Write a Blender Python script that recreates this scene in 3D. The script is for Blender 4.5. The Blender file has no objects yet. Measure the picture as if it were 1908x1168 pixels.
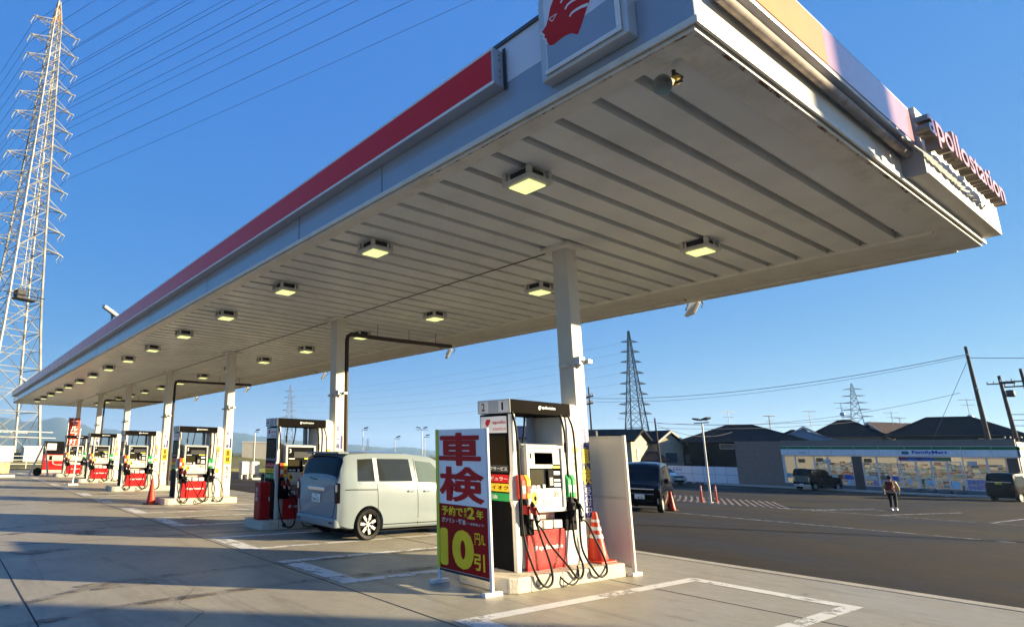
import bpy, bmesh, math, random
from mathutils import Vector, Matrix
random.seed(7)
R = math.radians
scene = bpy.context.scene
COL = scene.collection

# ---------------------------------------------------------------- camera
cam_d = bpy.data.cameras.new('camera'); cam = bpy.data.objects.new('camera', cam_d); COL.objects.link(cam)
scene.camera = cam
def cam_basis(yaw, pitch, roll):
    cy, sy, cp, sp = math.cos(yaw), math.sin(yaw), math.cos(pitch), math.sin(pitch)
    fw = Vector((sy*cp, cy*cp, sp)); rt = Vector((cy, -sy, 0)); up = rt.cross(fw)
    c, s = math.cos(roll), math.sin(roll)
    return c*rt + s*up, -s*rt + c*up, fw
rt, up, fw = cam_basis(.5772, .2181, .0184)
m = Matrix((rt, up, -fw)).transposed().to_4x4(); m.translation = (0, 0, 1.67)
cam.matrix_world = m
cam_d.sensor_width = 36.0; cam_d.sensor_fit = 'HORIZONTAL'
cam_d.lens = 1117.66/1908*36
cam_d.shift_x = (954-630.5)/1908; cam_d.shift_y = (596.5-584)/1908
cam_d.clip_start = .05; cam_d.clip_end = 20000

# ---------------------------------------------------------------- sky and sun
SUN_EL = R(12.0)
SD = Vector((.79, -.615, 0)).normalized()            # horizontal direction towards the sun
world = bpy.data.worlds.new('World'); scene.world = world; world.use_nodes = True
nt = world.node_tree; nt.nodes.clear()
sky = nt.nodes.new('ShaderNodeTexSky'); sky.sky_type = 'NISHITA'; sky.sun_disc = False
sky.sun_elevation = SUN_EL; sky.sun_rotation = math.atan2(SD.x, SD.y)
sky.altitude = 100; sky.air_density = 1.0; sky.dust_density = .3; sky.ozone_density = 3.5
bg = nt.nodes.new('ShaderNodeBackground'); bg.inputs['Strength'].default_value = .05
wo = nt.nodes.new('ShaderNodeOutputWorld')
gm = nt.nodes.new('ShaderNodeGamma'); gm.inputs[1].default_value = .82
hs = nt.nodes.new('ShaderNodeHueSaturation'); hs.inputs['Saturation'].default_value = 1.45
nt.links.new(sky.outputs[0], gm.inputs[0]); nt.links.new(gm.outputs[0], hs.inputs['Color']); af = nt.nodes.new('ShaderNodeVectorMath'); af.operation = 'MULTIPLY_ADD'
af.inputs[1].default_value = (.549,.512,.139); af.inputs[2].default_value = (.27,.86,3.40)      # clear evening air: deeper, more even blue
nt.links.new(hs.outputs[0], af.inputs[0]); nt.links.new(af.outputs[0], bg.inputs[0]); nt.links.new(bg.outputs[0], wo.inputs[0])
sun_d = bpy.data.lights.new('sun', 'SUN'); sun = bpy.data.objects.new('sun', sun_d); COL.objects.link(sun)
sun_d.energy = 5.0; sun_d.angle = R(.5); sun_d.color = (1, .83, .52)
sv = Vector((SD.x*math.cos(SUN_EL), SD.y*math.cos(SUN_EL), math.sin(SUN_EL)))
sun.rotation_euler = sv.to_track_quat('Z', 'Y').to_euler()
scene.view_settings.view_transform = 'Standard'; scene.view_settings.look = 'None'
scene.view_settings.gamma = 1.0; scene.view_settings.exposure = 1.95
scene.cycles.max_bounces = 6; scene.cycles.diffuse_bounces = 4; scene.cycles.volume_bounces = 1
scene.cycles.transparent_max_bounces = 12

# ---------------------------------------------------------------- materials
MATS = {}
def mat(name, col, rough=.6, metal=0., var=.08, scale=3., bump=0., bscale=30., emit=None, es=0., spec=None, coat=0., dirt=None, dcol=(.12,.09,.06), dscale=.8):
    if name in MATS: return MATS[name]
    M_ = bpy.data.materials.new(name); M_.use_nodes = True; n = M_.node_tree; b = n.nodes['Principled BSDF']
    tc = n.nodes.new('ShaderNodeTexCoord')
    nz = n.nodes.new('ShaderNodeTexNoise'); nz.inputs['Scale'].default_value = scale; nz.inputs['Detail'].default_value = 6
    n.links.new(tc.outputs['Object'], nz.inputs['Vector'])
    mr = n.nodes.new('ShaderNodeMapRange'); mr.inputs[1].default_value = .3; mr.inputs[2].default_value = .7
    mr.inputs[3].default_value = 1-var; mr.inputs[4].default_value = 1+var
    n.links.new(nz.outputs[0], mr.inputs[0])
    mx = n.nodes.new('ShaderNodeVectorMath'); mx.operation = 'SCALE'; mx.inputs[0].default_value = col[:3]
    n.links.new(mr.outputs[0], mx.inputs['Scale'])
    out = mx.outputs[0]
    if dirt:
        n2 = n.nodes.new('ShaderNodeTexNoise'); n2.inputs['Scale'].default_value = dscale; n2.inputs['Detail'].default_value = 10; n2.inputs['Roughness'].default_value = .7
        n.links.new(tc.outputs['Object'], n2.inputs['Vector'])
        r2 = n.nodes.new('ShaderNodeMapRange'); r2.inputs[1].default_value = .52; r2.inputs[2].default_value = .75; r2.inputs[3].default_value = 0; r2.inputs[4].default_value = dirt
        n.links.new(n2.outputs[0], r2.inputs[0])
        m2 = n.nodes.new('ShaderNodeMix'); m2.data_type = 'RGBA'; m2.inputs[7].default_value = (*dcol, 1)
        n.links.new(r2.outputs[0], m2.inputs[0]); n.links.new(out, m2.inputs[6]); out = m2.outputs[2]
    n.links.new(out, b.inputs['Base Color'])
    rr = n.nodes.new('ShaderNodeMapRange'); rr.inputs[1].default_value = .3; rr.inputs[2].default_value = .7
    rr.inputs[3].default_value = max(.02, rough*.85); rr.inputs[4].default_value = min(1, rough*1.15)
    n.links.new(nz.outputs[0], rr.inputs[0]); n.links.new(rr.outputs[0], b.inputs['Roughness'])
    b.inputs['Metallic'].default_value = metal
    b.inputs['Specular IOR Level'].default_value = .2
    if spec is None and (coat or rough < .3): spec = .5
    if spec is not None: b.inputs['Specular IOR Level'].default_value = spec
    if coat: b.inputs['Coat Weight'].default_value = coat; b.inputs['Coat Roughness'].default_value = .05
    if emit: b.inputs['Emission Color'].default_value = (*emit, 1); b.inputs['Emission Strength'].default_value = es
    if bump:
        n3 = n.nodes.new('ShaderNodeTexNoise'); n3.inputs['Scale'].default_value = bscale; n3.inputs['Detail'].default_value = 8
        n.links.new(tc.outputs['Object'], n3.inputs['Vector'])
        bp = n.nodes.new('ShaderNodeBump'); bp.inputs['Strength'].default_value = bump; bp.inputs['Distance'].default_value = .02
        n.links.new(n3.outputs[0], bp.inputs['Height']); n.links.new(bp.outputs[0], b.inputs['Normal'])
    MATS[name] = M_; return M_

white = mat('white_paint', (.62,.59,.53), .45, var=.05, dirt=.25, dcol=(.45,.38,.28), dscale=2)
cream = mat('cream_paint', (.58,.54,.46), .5, var=.05, dirt=.3, dcol=(.4,.34,.25), dscale=1.5)
wpan = mat('white_panel', (.68,.68,.68), .35, var=.03)
grey = mat('grey_paint', (.30,.31,.33), .4, var=.06)
lgrey = mat('light_grey_metal', (.5,.5,.49), .35, .3, var=.06)
dgrey = mat('dark_grey_plastic', (.05,.05,.055), .5, spec=.1)
black = mat('black_plastic', (.006,.006,.007), .55, var=.2, spec=.04)
rubber = mat('black_rubber', (.010,.010,.011), .5, var=.2, spec=.12)
red = mat('red_panel', (.50,.015,.015), .3, var=.05)
dred = mat('dark_red_paint', (.36,.012,.012), .3, var=.08)
orange = mat('orange_plastic', (.60,.05,.025), .45, var=.08, dirt=.3, dcol=(.2,.05,.03), dscale=6)
yellow = mat('yellow_sheet', (.8,.52,.03), .4)
green = mat('green_sheet', (.03,.30,.09), .4)
blue = mat('navy_sheet', (.03,.04,.20), .4)
lime = mat('lime_sheet', (.62,.62,.06), .4)
galv = mat('galvanised_steel', (.40,.39,.36), .45, .35, var=.12, dirt=.3, dcol=(.2,.18,.15))
darksteel = mat('dark_steel', (.05,.045,.04), .5, .4)
wire_m = mat('cable', (.03,.035,.05), .6)
concrete_i = mat('island_concrete', (.52,.47,.38), .8, var=.12, scale=5, bump=.4, dirt=.5, dcol=(.2,.16,.12), dscale=2.5)
glass_d = mat('tinted_glass', (.004,.005,.007), .04, var=.05, spec=.25)
chrome = mat('chrome', (.75,.75,.76), .12, 1.)
poster_w = mat('poster_white', (.62,.59,.55), .5, var=.1)
poster_p = mat('poster_pink', (.72,.40,.34), .5, var=.2)

# ---------------------------------------------------------------- helpers
class MB:
    def __init__(s): s.v, s.f, s.m, s.cur = [], [], [], 0
    def add(s, vs, fs, M_=None):
        o = len(s.v)
        s.v += [tuple(M_ @ Vector(p)) if M_ else tuple(p) for p in vs]
        s.f += [tuple(i+o for i in f) for f in fs]; s.m += [s.cur]*len(fs); return s
    def box(s, x0, x1, y0, y1, z0, z1, M_=None):
        return s.add([(x0,y0,z0),(x1,y0,z0),(x1,y1,z0),(x0,y1,z0),(x0,y0,z1),(x1,y0,z1),(x1,y1,z1),(x0,y1,z1)],
              [(3,2,1,0),(4,5,6,7),(0,1,5,4),(1,2,6,5),(2,3,7,6),(3,0,4,7)], M_)
    def cyl(s, a, b, r0, r1=None, n=12):
        a, b = Vector(a), Vector(b); r1 = r0 if r1 is None else r1
        d = (b-a); q = d.to_track_quat('Z', 'Y') if d.length > 1e-9 else None
        vs = []
        for p, r in ((a, r0), (b, r1)):
            for k in range(n):
                t = 2*math.pi*k/n; vs.append(p + q @ Vector((math.cos(t)*r, math.sin(t)*r, 0)))
        fs = [(k, (k+1) % n, n+(k+1) % n, n+k) for k in range(n)] + [tuple(range(n))[::-1], tuple(range(n, 2*n))]
        return s.add(vs, fs)
    def beam(s, a, b, w):                                  # square bar
        return s.cyl(a, b, w*.7071, n=4)
    def tube(s, pts, r, n=8):
        pts = [Vector(p) for p in pts]; vs, N = [], len(pts)
        rr = r if isinstance(r, (list, tuple)) else [r]*N
        side = None
        for i, p in enumerate(pts):
            d = (pts[min(i+1, N-1)] - pts[max(i-1, 0)]).normalized()
            if side is None: side = d.orthogonal().normalized()
            side = (side - d*side.dot(d)).normalized(); u = d.cross(side)
            for k in range(n):
                t = 2*math.pi*k/n; vs.append(p + (side*math.cos(t) + u*math.sin(t))*rr[i])
        fs = [(i*n+k, i*n+(k+1) % n, (i+1)*n+(k+1) % n, (i+1)*n+k) for i in range(N-1) for k in range(n)]
        fs += [tuple(range(n))[::-1], tuple(range((N-1)*n, N*n))]
        return s.add(vs, fs)
    def lathe(s, prof, n=24, M_=None, axis='z', cap=True):           # prof: (r, h)
        vs, N = [], len(prof)
        for r, h in prof:
            for k in range(n):
                t = 2*math.pi*k/n
                vs.append((r*math.cos(t), r*math.sin(t), h) if axis == 'z' else (r*math.cos(t), h, r*math.sin(t)))
        fs = [(i*n+k, i*n+(k+1) % n, (i+1)*n+(k+1) % n, (i+1)*n+k) for i in range(N-1) for k in range(n)]
        if cap and prof[0][0] > 1e-6: fs.append(tuple(range(n))[::-1])
        if cap and prof[-1][0] > 1e-6: fs.append(tuple(range((N-1)*n, N*n)))
        return s.add(vs, fs, M_)
    def prism(s, poly, f, d):                              # poly 2-D; f maps (a,b,depth)->xyz
        n = len(poly)
        vs = [f(a, b, 0) for a, b in poly] + [f(a, b, d) for a, b in poly]
        fs = [(k, (k+1) % n, n+(k+1) % n, n+k) for k in range(n)] + [tuple(range(n))[::-1], tuple(range(n, 2*n))]
        return s.add(vs, fs)
    def sheet(s, pts): return s.add(pts, [tuple(range(len(pts)))])
    def mesh(s, name, mats, smooth=False, fix=True):
        me = bpy.data.meshes.new(name); me.from_pydata(s.v, [], s.f)
        for q in (mats if isinstance(mats, (list, tuple)) else [mats]): me.materials.append(q)
        me.polygons.foreach_set('material_index', s.m)
        if fix:
            bm = bmesh.new(); bm.from_mesh(me); bmesh.ops.recalc_face_normals(bm, faces=bm.faces); bm.to_mesh(me); bm.free()
        if smooth:
            me.polygons.foreach_set('use_smooth', [True]*len(me.polygons)); me.set_sharp_from_angle(angle=R(smooth if smooth > 1 else 40))
        me.update(); return me
    def build(s, name, mats, parent=None, bevel=0, smooth=False, loc=None, fix=True, seg=2):
        return link(name, s.mesh(name, mats, smooth, fix), parent, bevel, loc, seg)
def link(name, me, parent=None, bevel=0, loc=None, seg=2):
    o = bpy.data.objects.new(name, me); COL.objects.link(o)
    if parent is not None: o.parent = parent
    if loc is not None: o.location = loc
    if bevel:
        b = o.modifiers.new('bevel', 'BEVEL'); b.width = bevel; b.segments = seg; b.limit_method = 'ANGLE'; b.angle_limit = R(40)
        b.harden_normals = False
    return o
def thing(name, label, cat, loc=(0,0,0), rz=0, group=None):
    o = bpy.data.objects.new(name, None); COL.objects.link(o); o.empty_display_size = .2
    o.location = loc; o.rotation_euler = (0, 0, rz); return tag(o, label, cat, group)
def tag(o, label, cat, group=None):
    o['label'] = label; o['category'] = cat
    if group: o['group'] = group
    return o
def struct(name, o, kind='structure'):
    o['kind'] = kind; o.name = name; return o
def copy_tree(o, parent=None, ch=None):
    c = o.copy(); COL.objects.link(c)
    if parent is not None: c.parent = parent; c.matrix_parent_inverse = o.matrix_parent_inverse
    for k in (KIDS.get(o.name) or []): copy_tree(k, c)
    return c
KIDS = {}
def index_kids():
    KIDS.clear()
    for o in bpy.data.objects:
        if o.parent: KIDS.setdefault(o.parent.name, []).append(o)
def dup(root, loc, rz=None, label=None, group=None):
    index_kids(); c = copy_tree(root); c.location = loc
    if rz is not None: c.rotation_euler = (0, 0, rz)
    if label: c['label'] = label
    if group: c['group'] = group
    return c
FACE = {'-Y': (Vector((1,0,0)), Vector((0,-1,0))), '-X': (Vector((0,-1,0)), Vector((-1,0,0))), '+Y': (Vector((-1,0,0)), Vector((0,1,0))), '+X': (Vector((0,1,0)), Vector((1,0,0)))}
TCACHE = {}
def txt_mesh(s, bold=.01, res=2, space=1.):
    key = (s, min(bold,.014), res, space)
    if key in TCACHE: return TCACHE[key]
    c = bpy.data.curves.new('lettering', 'FONT'); c.body = s; c.offset = min(bold,.014); c.resolution_u = res; c.space_line = space; c.align_x = 'CENTER' if '\n' in s else 'LEFT'
    o = bpy.data.objects.new('lettering', c); COL.objects.link(o)
    me = bpy.data.meshes.new_from_object(o.evaluated_get(bpy.context.evaluated_depsgraph_get()))
    bpy.data.objects.remove(o); bpy.data.curves.remove(c)
    vs = [tuple(v.co) for v in me.vertices]; fs = [tuple(p.vertices) for p in me.polygons]; bpy.data.meshes.remove(me)
    x0, x1 = min(v[0] for v in vs), max(v[0] for v in vs); y0, y1 = min(v[1] for v in vs), max(v[1] for v in vs)
    vs = [((v[0]-x0)/(x1-x0), (v[1]-y0)/(y1-y0)) for v in vs]
    TCACHE[key] = (vs, fs, (x1-x0)/(y1-y0), x1-x0, y1-y0); return TCACHE[key]
def txt_into(b, s, at, face, w, h, bold=.01, depth=.003, res=2, space=1., slant=0):
    """rect lower-left corner `at`, seen from outside; raised `depth` off the surface"""
    vs, fs, ar, ex, ey = txt_mesh(s, bold, res, space); U, N = FACE[face]; at = Vector(at)
    if w is None: w = h*ar
    P = [at + U*(u*w + slant*v*h) + Vector((0,0,v*h)) + N*depth for u, v in vs]
    b.add(P, fs)
    e = max(0, bold-.016)
    if e:                                     # bolder: shifted layers, each a hair further out
        for k in range(8):
            a = k*math.pi/4; D_ = U*(math.cos(a)*e*w/ex) + Vector((0,0,math.sin(a)*e*h/ey)) + N*(.00012*(k+1)); b.add([p+D_ for p in P], fs)
    return w
def txt(s, at, face, w, h, m_, parent, name='lettering', bold=.01, depth=.003, res=2, space=1., slant=0, solid=0):
    b = MB(); txt_into(b, s, at, face, w, h, bold, depth, res, space, slant)
    if solid:
        me = b.mesh(name, m_, fix=False); bm = bmesh.new(); bm.from_mesh(me)
        bmesh.ops.remove_doubles(bm, verts=bm.verts, dist=1e-5)
        g = bmesh.ops.extrude_face_region(bm, geom=bm.faces[:]); U, N = FACE[face]
        bmesh.ops.translate(bm, vec=-N*solid, verts=[e for e in g['geom'] if isinstance(e, bmesh.types.BMVert)])
        bmesh.ops.recalc_face_normals(bm, faces=bm.faces); bm.to_mesh(me); bm.free(); return link(name, me, parent)
    return b.build(name, m_, parent, fix=False)
def rect(name, face, at, w, h, m_, parent, depth=.002, th=.004):
    """a thin sheet stuck on a face: lower-left corner at, from outside"""
    U, N = FACE[face]; at = Vector(at); b = MB()
    f = lambda a, c, d: at + U*a + Vector((0,0,c)) + N*(depth*0 + d)
    b.prism([(0,0),(w,0),(w,h),(0,h)], f, th); return b.build(name, m_, parent)
def zg(x): return 0 if x < 12 else (-.022*(x-12) if x < 37 else -.55)

# ================================================================ SETTING
def ground_mat(name, c1, c2, c3, scale, rough, bump, bscale, streak=None, stain=.4):
    M_ = bpy.data.materials.new(name); M_.use_nodes = True; n = M_.node_tree; L = n.links; b = n.nodes['Principled BSDF']
    b.inputs['Specular IOR Level'].default_value = .12 if rough > .7 else .3
    tc = n.nodes.new('ShaderNodeTexCoord')
    def noise(s, det=8, ro=.6, vec=None, dist=0):
        z = n.nodes.new('ShaderNodeTexNoise'); z.inputs['Scale'].default_value = s; z.inputs['Detail'].default_value = det
        z.inputs['Roughness'].default_value = ro; z.inputs['Distortion'].default_value = dist
        L.new(vec or tc.outputs['Object'], z.inputs['Vector']); return z.outputs[0]
    def rng(v, a, c, lo, hi):
        r = n.nodes.new('ShaderNodeMapRange'); r.inputs[1].default_value = a; r.inputs[2].default_value = c; r.inputs[3].default_value = lo; r.inputs[4].default_value = hi
        L.new(v, r.inputs[0]); return r.outputs[0]
    def mix(f, a, c):
        m_ = n.nodes.new('ShaderNodeMix'); m_.data_type = 'RGBA'; L.new(f, m_.inputs[0])
        for i, q in ((6, a), (7, c)):
            if isinstance(q, tuple): m_.inputs[i].default_value = (*q, 1)
            else: L.new(q, m_.inputs[i])
        return m_.outputs[2]
    big = noise(.22, 6, .65, dist=.6); fine = noise(scale*6, 8, .7); grain = noise(60 if rough < .7 else 38, 5, .8)
    col = mix(rng(big, .38, .62, 0, 1), c1, c2)
    mp = n.nodes.new('ShaderNodeMapping'); mp.inputs['Scale'].default_value = (3.2, .35, 1); mp.inputs['Rotation'].default_value = (0,0,R(78)); L.new(tc.outputs['Object'], mp.inputs[0])
    st = noise(.7, 8, .7, mp.outputs[0], 1.0)
    col = mix(rng(st, .53, .72, 0, stain), col, c3)
    sp = noise(1.7, 10, .75, None, .4); col = mix(rng(sp, .62, .72, 0, stain*.8), col, tuple(x*.62 for x in c3))
    gm = n.nodes.new('ShaderNodeVectorMath'); gm.operation = 'SCALE'; L.new(col, gm.inputs[0])
    ad = n.nodes.new('ShaderNodeMath'); ad.operation = 'MULTIPLY'; L.new(rng(fine, .3, .7, .9, 1.1), ad.inputs[0]); L.new(rng(grain, .3, .7, .84 if rough < .7 else .6, 1.16 if rough < .7 else 1.45), ad.inputs[1])
    L.new(ad.outputs[0], gm.inputs['Scale']); L.new(gm.outputs[0], b.inputs['Base Color'])
    L.new(rng(big, .4, .6, rough*.8, min(1, rough*1.2)), b.inputs['Roughness'])
    bp = n.nodes.new('ShaderNodeBump'); bp.inputs['Strength'].default_value = bump; bp.inputs['Distance'].default_value = .01
    L.new(noise(bscale, 6, .7), bp.inputs['Height']); L.new(bp.outputs[0], b.inputs['Normal'])
    return M_
conc = ground_mat('apron_concrete', (.365,.325,.25), (.30,.265,.205), (.18,.155,.12), 1., .55, .25, 90, stain=.75)
asph = ground_mat('asphalt', (.038,.031,.0225), (.029,.0235,.0175), (.056,.045,.033), 2., .8, .6, 140, stain=.5)
soil = ground_mat('rough_ground', (.16,.14,.07), (.10,.11,.045), (.22,.18,.11), 1., .95, .5, 20, stain=.6)
def wavy(name, x0, x1, y0, y1, z, m_, nx=1, ny=1):
    b = MB(); 
    for i in range(nx+1):
        for j in range(ny+1): b.v.append((x0+(x1-x0)*i/nx, y0+(y1-y0)*j/ny, z))
    for i in range(nx):
        for j in range(ny): k = i*(ny+1)+j; b.f.append((k, k+ny+1, k+ny+2, k+1)); b.m.append(0)
    return b.build(name, m_, fix=False)
struct('ground', wavy('ground', -6000, 9000, -6000, 9000, -.95, soil, 4, 4))
b = MB(); b.box(-40, 10.88, -40, 52, -.9, 0); struct('concrete_apron', b.build('concrete_apron', conc))
kerbc = mat('gutter_concrete', (.40,.37,.32), .8, var=.1, bump=.3, dirt=.4, dcol=(.2,.17,.13))
b = MB(); b.box(10.93, 11.18, -40, 52, -.9, .004); struct('gutter_kerb', b.build('gutter_kerb', kerbc, bevel=.006))
b = MB(); b.box(10.88, 10.93, -40, 52, -.9, -.05); struct('drain_slot', b.build('drain_slot', dgrey))
b = MB(); xs = [11.18, 12, 20, 28, 37, 48, 110]
vs, fs = [], []
for x in xs: vs += [(x,-60,zg(x)), (x,62,zg(x))]
for i in range(len(xs)-1): fs.append((2*i, 2*i+2, 2*i+3, 2*i+1))
b.add(vs, fs); struct('parking_asphalt', b.build('parking_asphalt', asph, fix=False))
b = MB(); b.sheet([(-40,52,-.02),(11.18,52,-.02),(11.18,57,-.02),(-40,57,-.02)]); struct('side_road', b.build('side_road', asph, fix=False))
# joints sawn into the concrete
jm = mat('joint_sealant', (.05,.045,.04), .8)
b = MB()
for x in (-9.7, -6.15, -2.55, 1.05, 4.61, 8.2): b.box(x-.008, x+.008, -20, 51.9, 0, .003)
for y in (-1.3, 12.45, 26.2, 39.9): b.box(-39.9, 10.85, y-.006, y+.006, 0, .0025)
struct('pavement_joint', b.build('pavement_joint', jm))
# worn painted lines
def paint(name, col, wear=.5, wsc=3.):
    M_ = bpy.data.materials.new(name); M_.use_nodes = True; n = M_.node_tree; L = n.links; b = n.nodes['Principled BSDF']
    b.inputs['Base Color'].default_value = (*col, 1); b.inputs['Roughness'].default_value = .55
    tc = n.nodes.new('ShaderNodeTexCoord'); z = n.nodes.new('ShaderNodeTexNoise'); z.inputs['Scale'].default_value = wsc; z.inputs['Detail'].default_value = 12; z.inputs['Roughness'].default_value = .78
    L.new(tc.outputs['Object'], z.inputs['Vector'])
    r = n.nodes.new('ShaderNodeMapRange'); r.inputs[1].default_value = wear-.025; r.inputs[2].default_value = wear+.03; r.inputs[3].default_value = 1; r.inputs[4].default_value = .12
    L.new(z.outputs[0], r.inputs[0]); L.new(r.outputs[0], b.inputs['Alpha'])
    z2 = n.nodes.new('ShaderNodeTexNoise'); z2.inputs['Scale'].default_value = 9; z2.inputs['Detail'].default_value = 6; L.new(tc.outputs['Object'], z2.inputs['Vector'])
    mm = n.nodes.new('ShaderNodeMix'); mm.data_type = 'RGBA'; mm.inputs[6].default_value = (*[c*.75 for c in col], 1); mm.inputs[7].default_value = (*col, 1); L.new(z2.outputs[0], mm.inputs[0]); L.new(mm.outputs[2], b.inputs['Base Color'])
    return M_
wp1 = paint('white_road_paint', (.80,.78,.73), .555, 2.4); wp2 = paint('worn_road_paint', (.62,.6,.56), .5, 4.)
def strip(b, x0, x1, y0, y1, z=.004): b.sheet([(x0,y0,z),(x1,y0,z),(x1,y1,z),(x0,y1,z)])
b = MB()
for i in range(7):
    o = 6.868*i
    for (ya, yb) in ((2.98+(.25 if i else 0), 4.95), (7.0, 8.88)):
        ya += o; yb += o
        xe = 9.2 if i == 0 and ya < 5 else 9.2
        strip(b, 4.72, 5.05, ya, yb); 
        strip(b, 5.05, xe, yb-.16, yb); strip(b, 5.05, xe, ya, ya+.16)
        strip(b, xe, xe+.24, ya, yb)
struct('lane_marking', b.build('lane_marking', wp1, fix=False))
b = MB()
def seg(b, p, q, w, dz=.005):
    p = Vector(p); q = Vector(q); d = (q-p).normalized(); s_ = Vector((-d.y, d.x))*w/2
    P = [p+s_, p-s_, q-s_, q+s_]; b.sheet([(c.x, c.y, zg(c.x)+dz) for c in P])
for x in (23.4,): 
    seg(b, (x,4.0), (x-.3,13.5), .12)
for (p, q) in (((33.5,13.6),(33.9,5.5)), ((34.6,20.5),(34.2,15.8)), ((33.2,13.0),(38.8,10.6)), ((34,9.6),(41,8.6)), ((34.3,6.4),(42,6.2)), ((33.7,12.0),(39.4,11.4))): seg(b, p, q, .12)
struct('parking_line', b.build('parking_line', wp2, fix=False))
st_ = paint('oil_stain', (.17,.15,.115), .46, 1.9); b = MB(); rn = random.Random(9)
def blob(cx, cy, rx, ry, z=.0045):
    n = 22; b.sheet([(cx+rx*math.cos(2*math.pi*k/n)*rn.uniform(.75,1.1), cy+ry*math.sin(2*math.pi*k/n)*rn.uniform(.75,1.1), z) for k in range(n)])
for i in range(7):
    for k in range(4 if i else 0): blob(rn.uniform(5.2,9.4), (3.2 if k % 2 else 7.3)+rn.uniform(.2,1.6)+6.868*i, rn.uniform(.2,.6), rn.uniform(.12,.35), .0045+.0003*(k+4*(i % 2)))
for (x, y) in ((2.2,8.3),(1.6,11.5),(2.8,13.5)): blob(x, y, rn.uniform(.25,.7), rn.uniform(.15,.4), .0085)
struct('ground_stain', b.build('ground_stain', st_, fix=False))
tm = paint('tyre_mark', (.14,.125,.10), .45, 1.2); b = MB()
def track(pts, w=.16, z=.0095):
    for p, q in zip(pts, pts[1:]):
        p = Vector(p); q = Vector(q); d = (q-p).normalized(); s_ = Vector((-d.y, d.x))*w/2; b.sheet([(c.x, c.y, z) for c in (p+s_, p-s_, q-s_, q+s_)])
for i in range(4):
    for dy in (0, 1.45):
        y = 7.35+dy*.9+6.868*i; track([(-3+dy,y-2.2),(-.5+dy,y-.9),(1.8+dy*.3,y-.2),(4,y),(6,y+.02),(8.2,y),(10.8,y-.1)], z=.0095+.0004*i)
struct('tyre_mark', b.build('tyre_mark', tm, fix=False))
cr = MB()
for pts in ([(2.2,6.0),(2.6,6.5),(2.5,7.0),(2.9,7.6)],[(5.4,2.9),(5.7,2.6),(6.3,2.5)]):
    for p, q in zip(pts, pts[1:]):
        p = Vector(p); q = Vector(q); d = (q-p).normalized(); s_ = Vector((-d.y, d.x))*.004; cr.sheet([(c.x, c.y, .0125) for c in (p+s_, p-s_, q-s_, q+s_)])
struct('pavement_crack', cr.build('pavement_crack', jm, fix=False))
hm = paint('orange_hatch_paint', (.30,.21,.14), .55)
b = MB()
for k in range(24):
    y = 12.6+k*.34; b.sheet([(33.2,y,zg(33.2)+.006),(33.2,y+.13,zg(33.2)+.006),(37,y+2.0,zg(37)+.006),(37,y+1.87,zg(37)+.006)]); b.sheet([(37.01,y+1.87,-.544),(37.01,y+2.0,-.544),(39.8,y+3.45,-.544),(39.8,y+3.32,-.544)])
struct('hatched_marking', b.build('hatched_marking', hm, fix=False))
# pavement along the shop
b = MB(); b.box(61.2, 62.5, 9.3, 30, -.9, -.42); b.box(60.95, 61.2, 9.0, 30, -.9, -.46); struct('shop_pavement', b.build('shop_pavement', kerbc, bevel=.01))
# grassy embankment
lev = MB(); prof = [(57,-.9),(57.05,.02),(60.5,.35),(64,1.15),(67,1.2),(74,-.9)]
xs = [-90+i*2.5 for i in range(85)]
for x in xs:
    for (y, z) in prof: lev.v.append((x, y+.18*x*(x > 0)*0, z + (random.random()-.5)*.12*(z > .2)))
k = len(prof)
for i in range(len(xs)-1):
    for j in range(k-1): lev.f.append((i*k+j, (i+1)*k+j, (i+1)*k+j+1, i*k+j+1)); lev.m.append(0)
struct('embankment', lev.build('embankment', soil, smooth=50))
# hills far behind
hillm = ground_mat('wooded_hill', (.035,.055,.03), (.05,.07,.035), (.03,.045,.03), .01, .95, .2, .02, stain=.5)
def hills(dist, prof, depth, seed, jag):
    rnd = random.Random(seed); az = [p[0] for p in prof]; b = MB(); N = 260; rows = 5
    for i in range(N+1):
        a = az[0] + (az[-1]-az[0])*i/N
        k = max(j for j in range(len(az)) if az[j] <= a+1e-9); k = min(k, len(az)-2)
        t = (a-az[k])/(az[k+1]-az[k]); t = t*t*(3-2*t); h = prof[k][1]*(1-t)+prof[k+1][1]*t
        h += jag*(math.sin(a*3.1)+.6*math.sin(a*7.7+1)+.4*math.sin(a*17.3+2)) + rnd.uniform(-1,1)*jag*.25
        for r in range(rows):
            q = r/(rows-1); d = dist + (depth*(q-1) if q < 1 else 0); zz = -1 + (h+1)*(q**.8) + (rnd.uniform(-1,1)*jag*1.2 if 0 < r < rows-1 else 0)
            b.v.append((math.sin(R(a))*d, math.cos(R(a))*d, zz))
    for i in range(N):
        for r in range(rows-1): b.f.append((i*rows+r, (i+1)*rows+r, (i+1)*rows+r+1, i*rows+r+1)); b.m.append(0)
    return b.build('hills', hillm, smooth=60)
struct('hills', hills(4000, [(-30,120),(-8,165),(0,160),(4.1,166),(6.5,150),(8.5,182),(10.3,146),(11.6,117),(13,119),(17,112),(21,108),(23.7,124),(25.7,102),(29.5,75),(34.3,60),(36,52),(37.8,38),(39.8,52),(42.5,12),(50,12),(60,25),(80,20)], 900, 3, 3.0))
struct('hills', hills(5200, [(-30,90),(0,100),(12,130),(20,150),(28,110),(36,60),(44,40),(60,30),(80,30)], 900, 5, 4.0))
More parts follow.
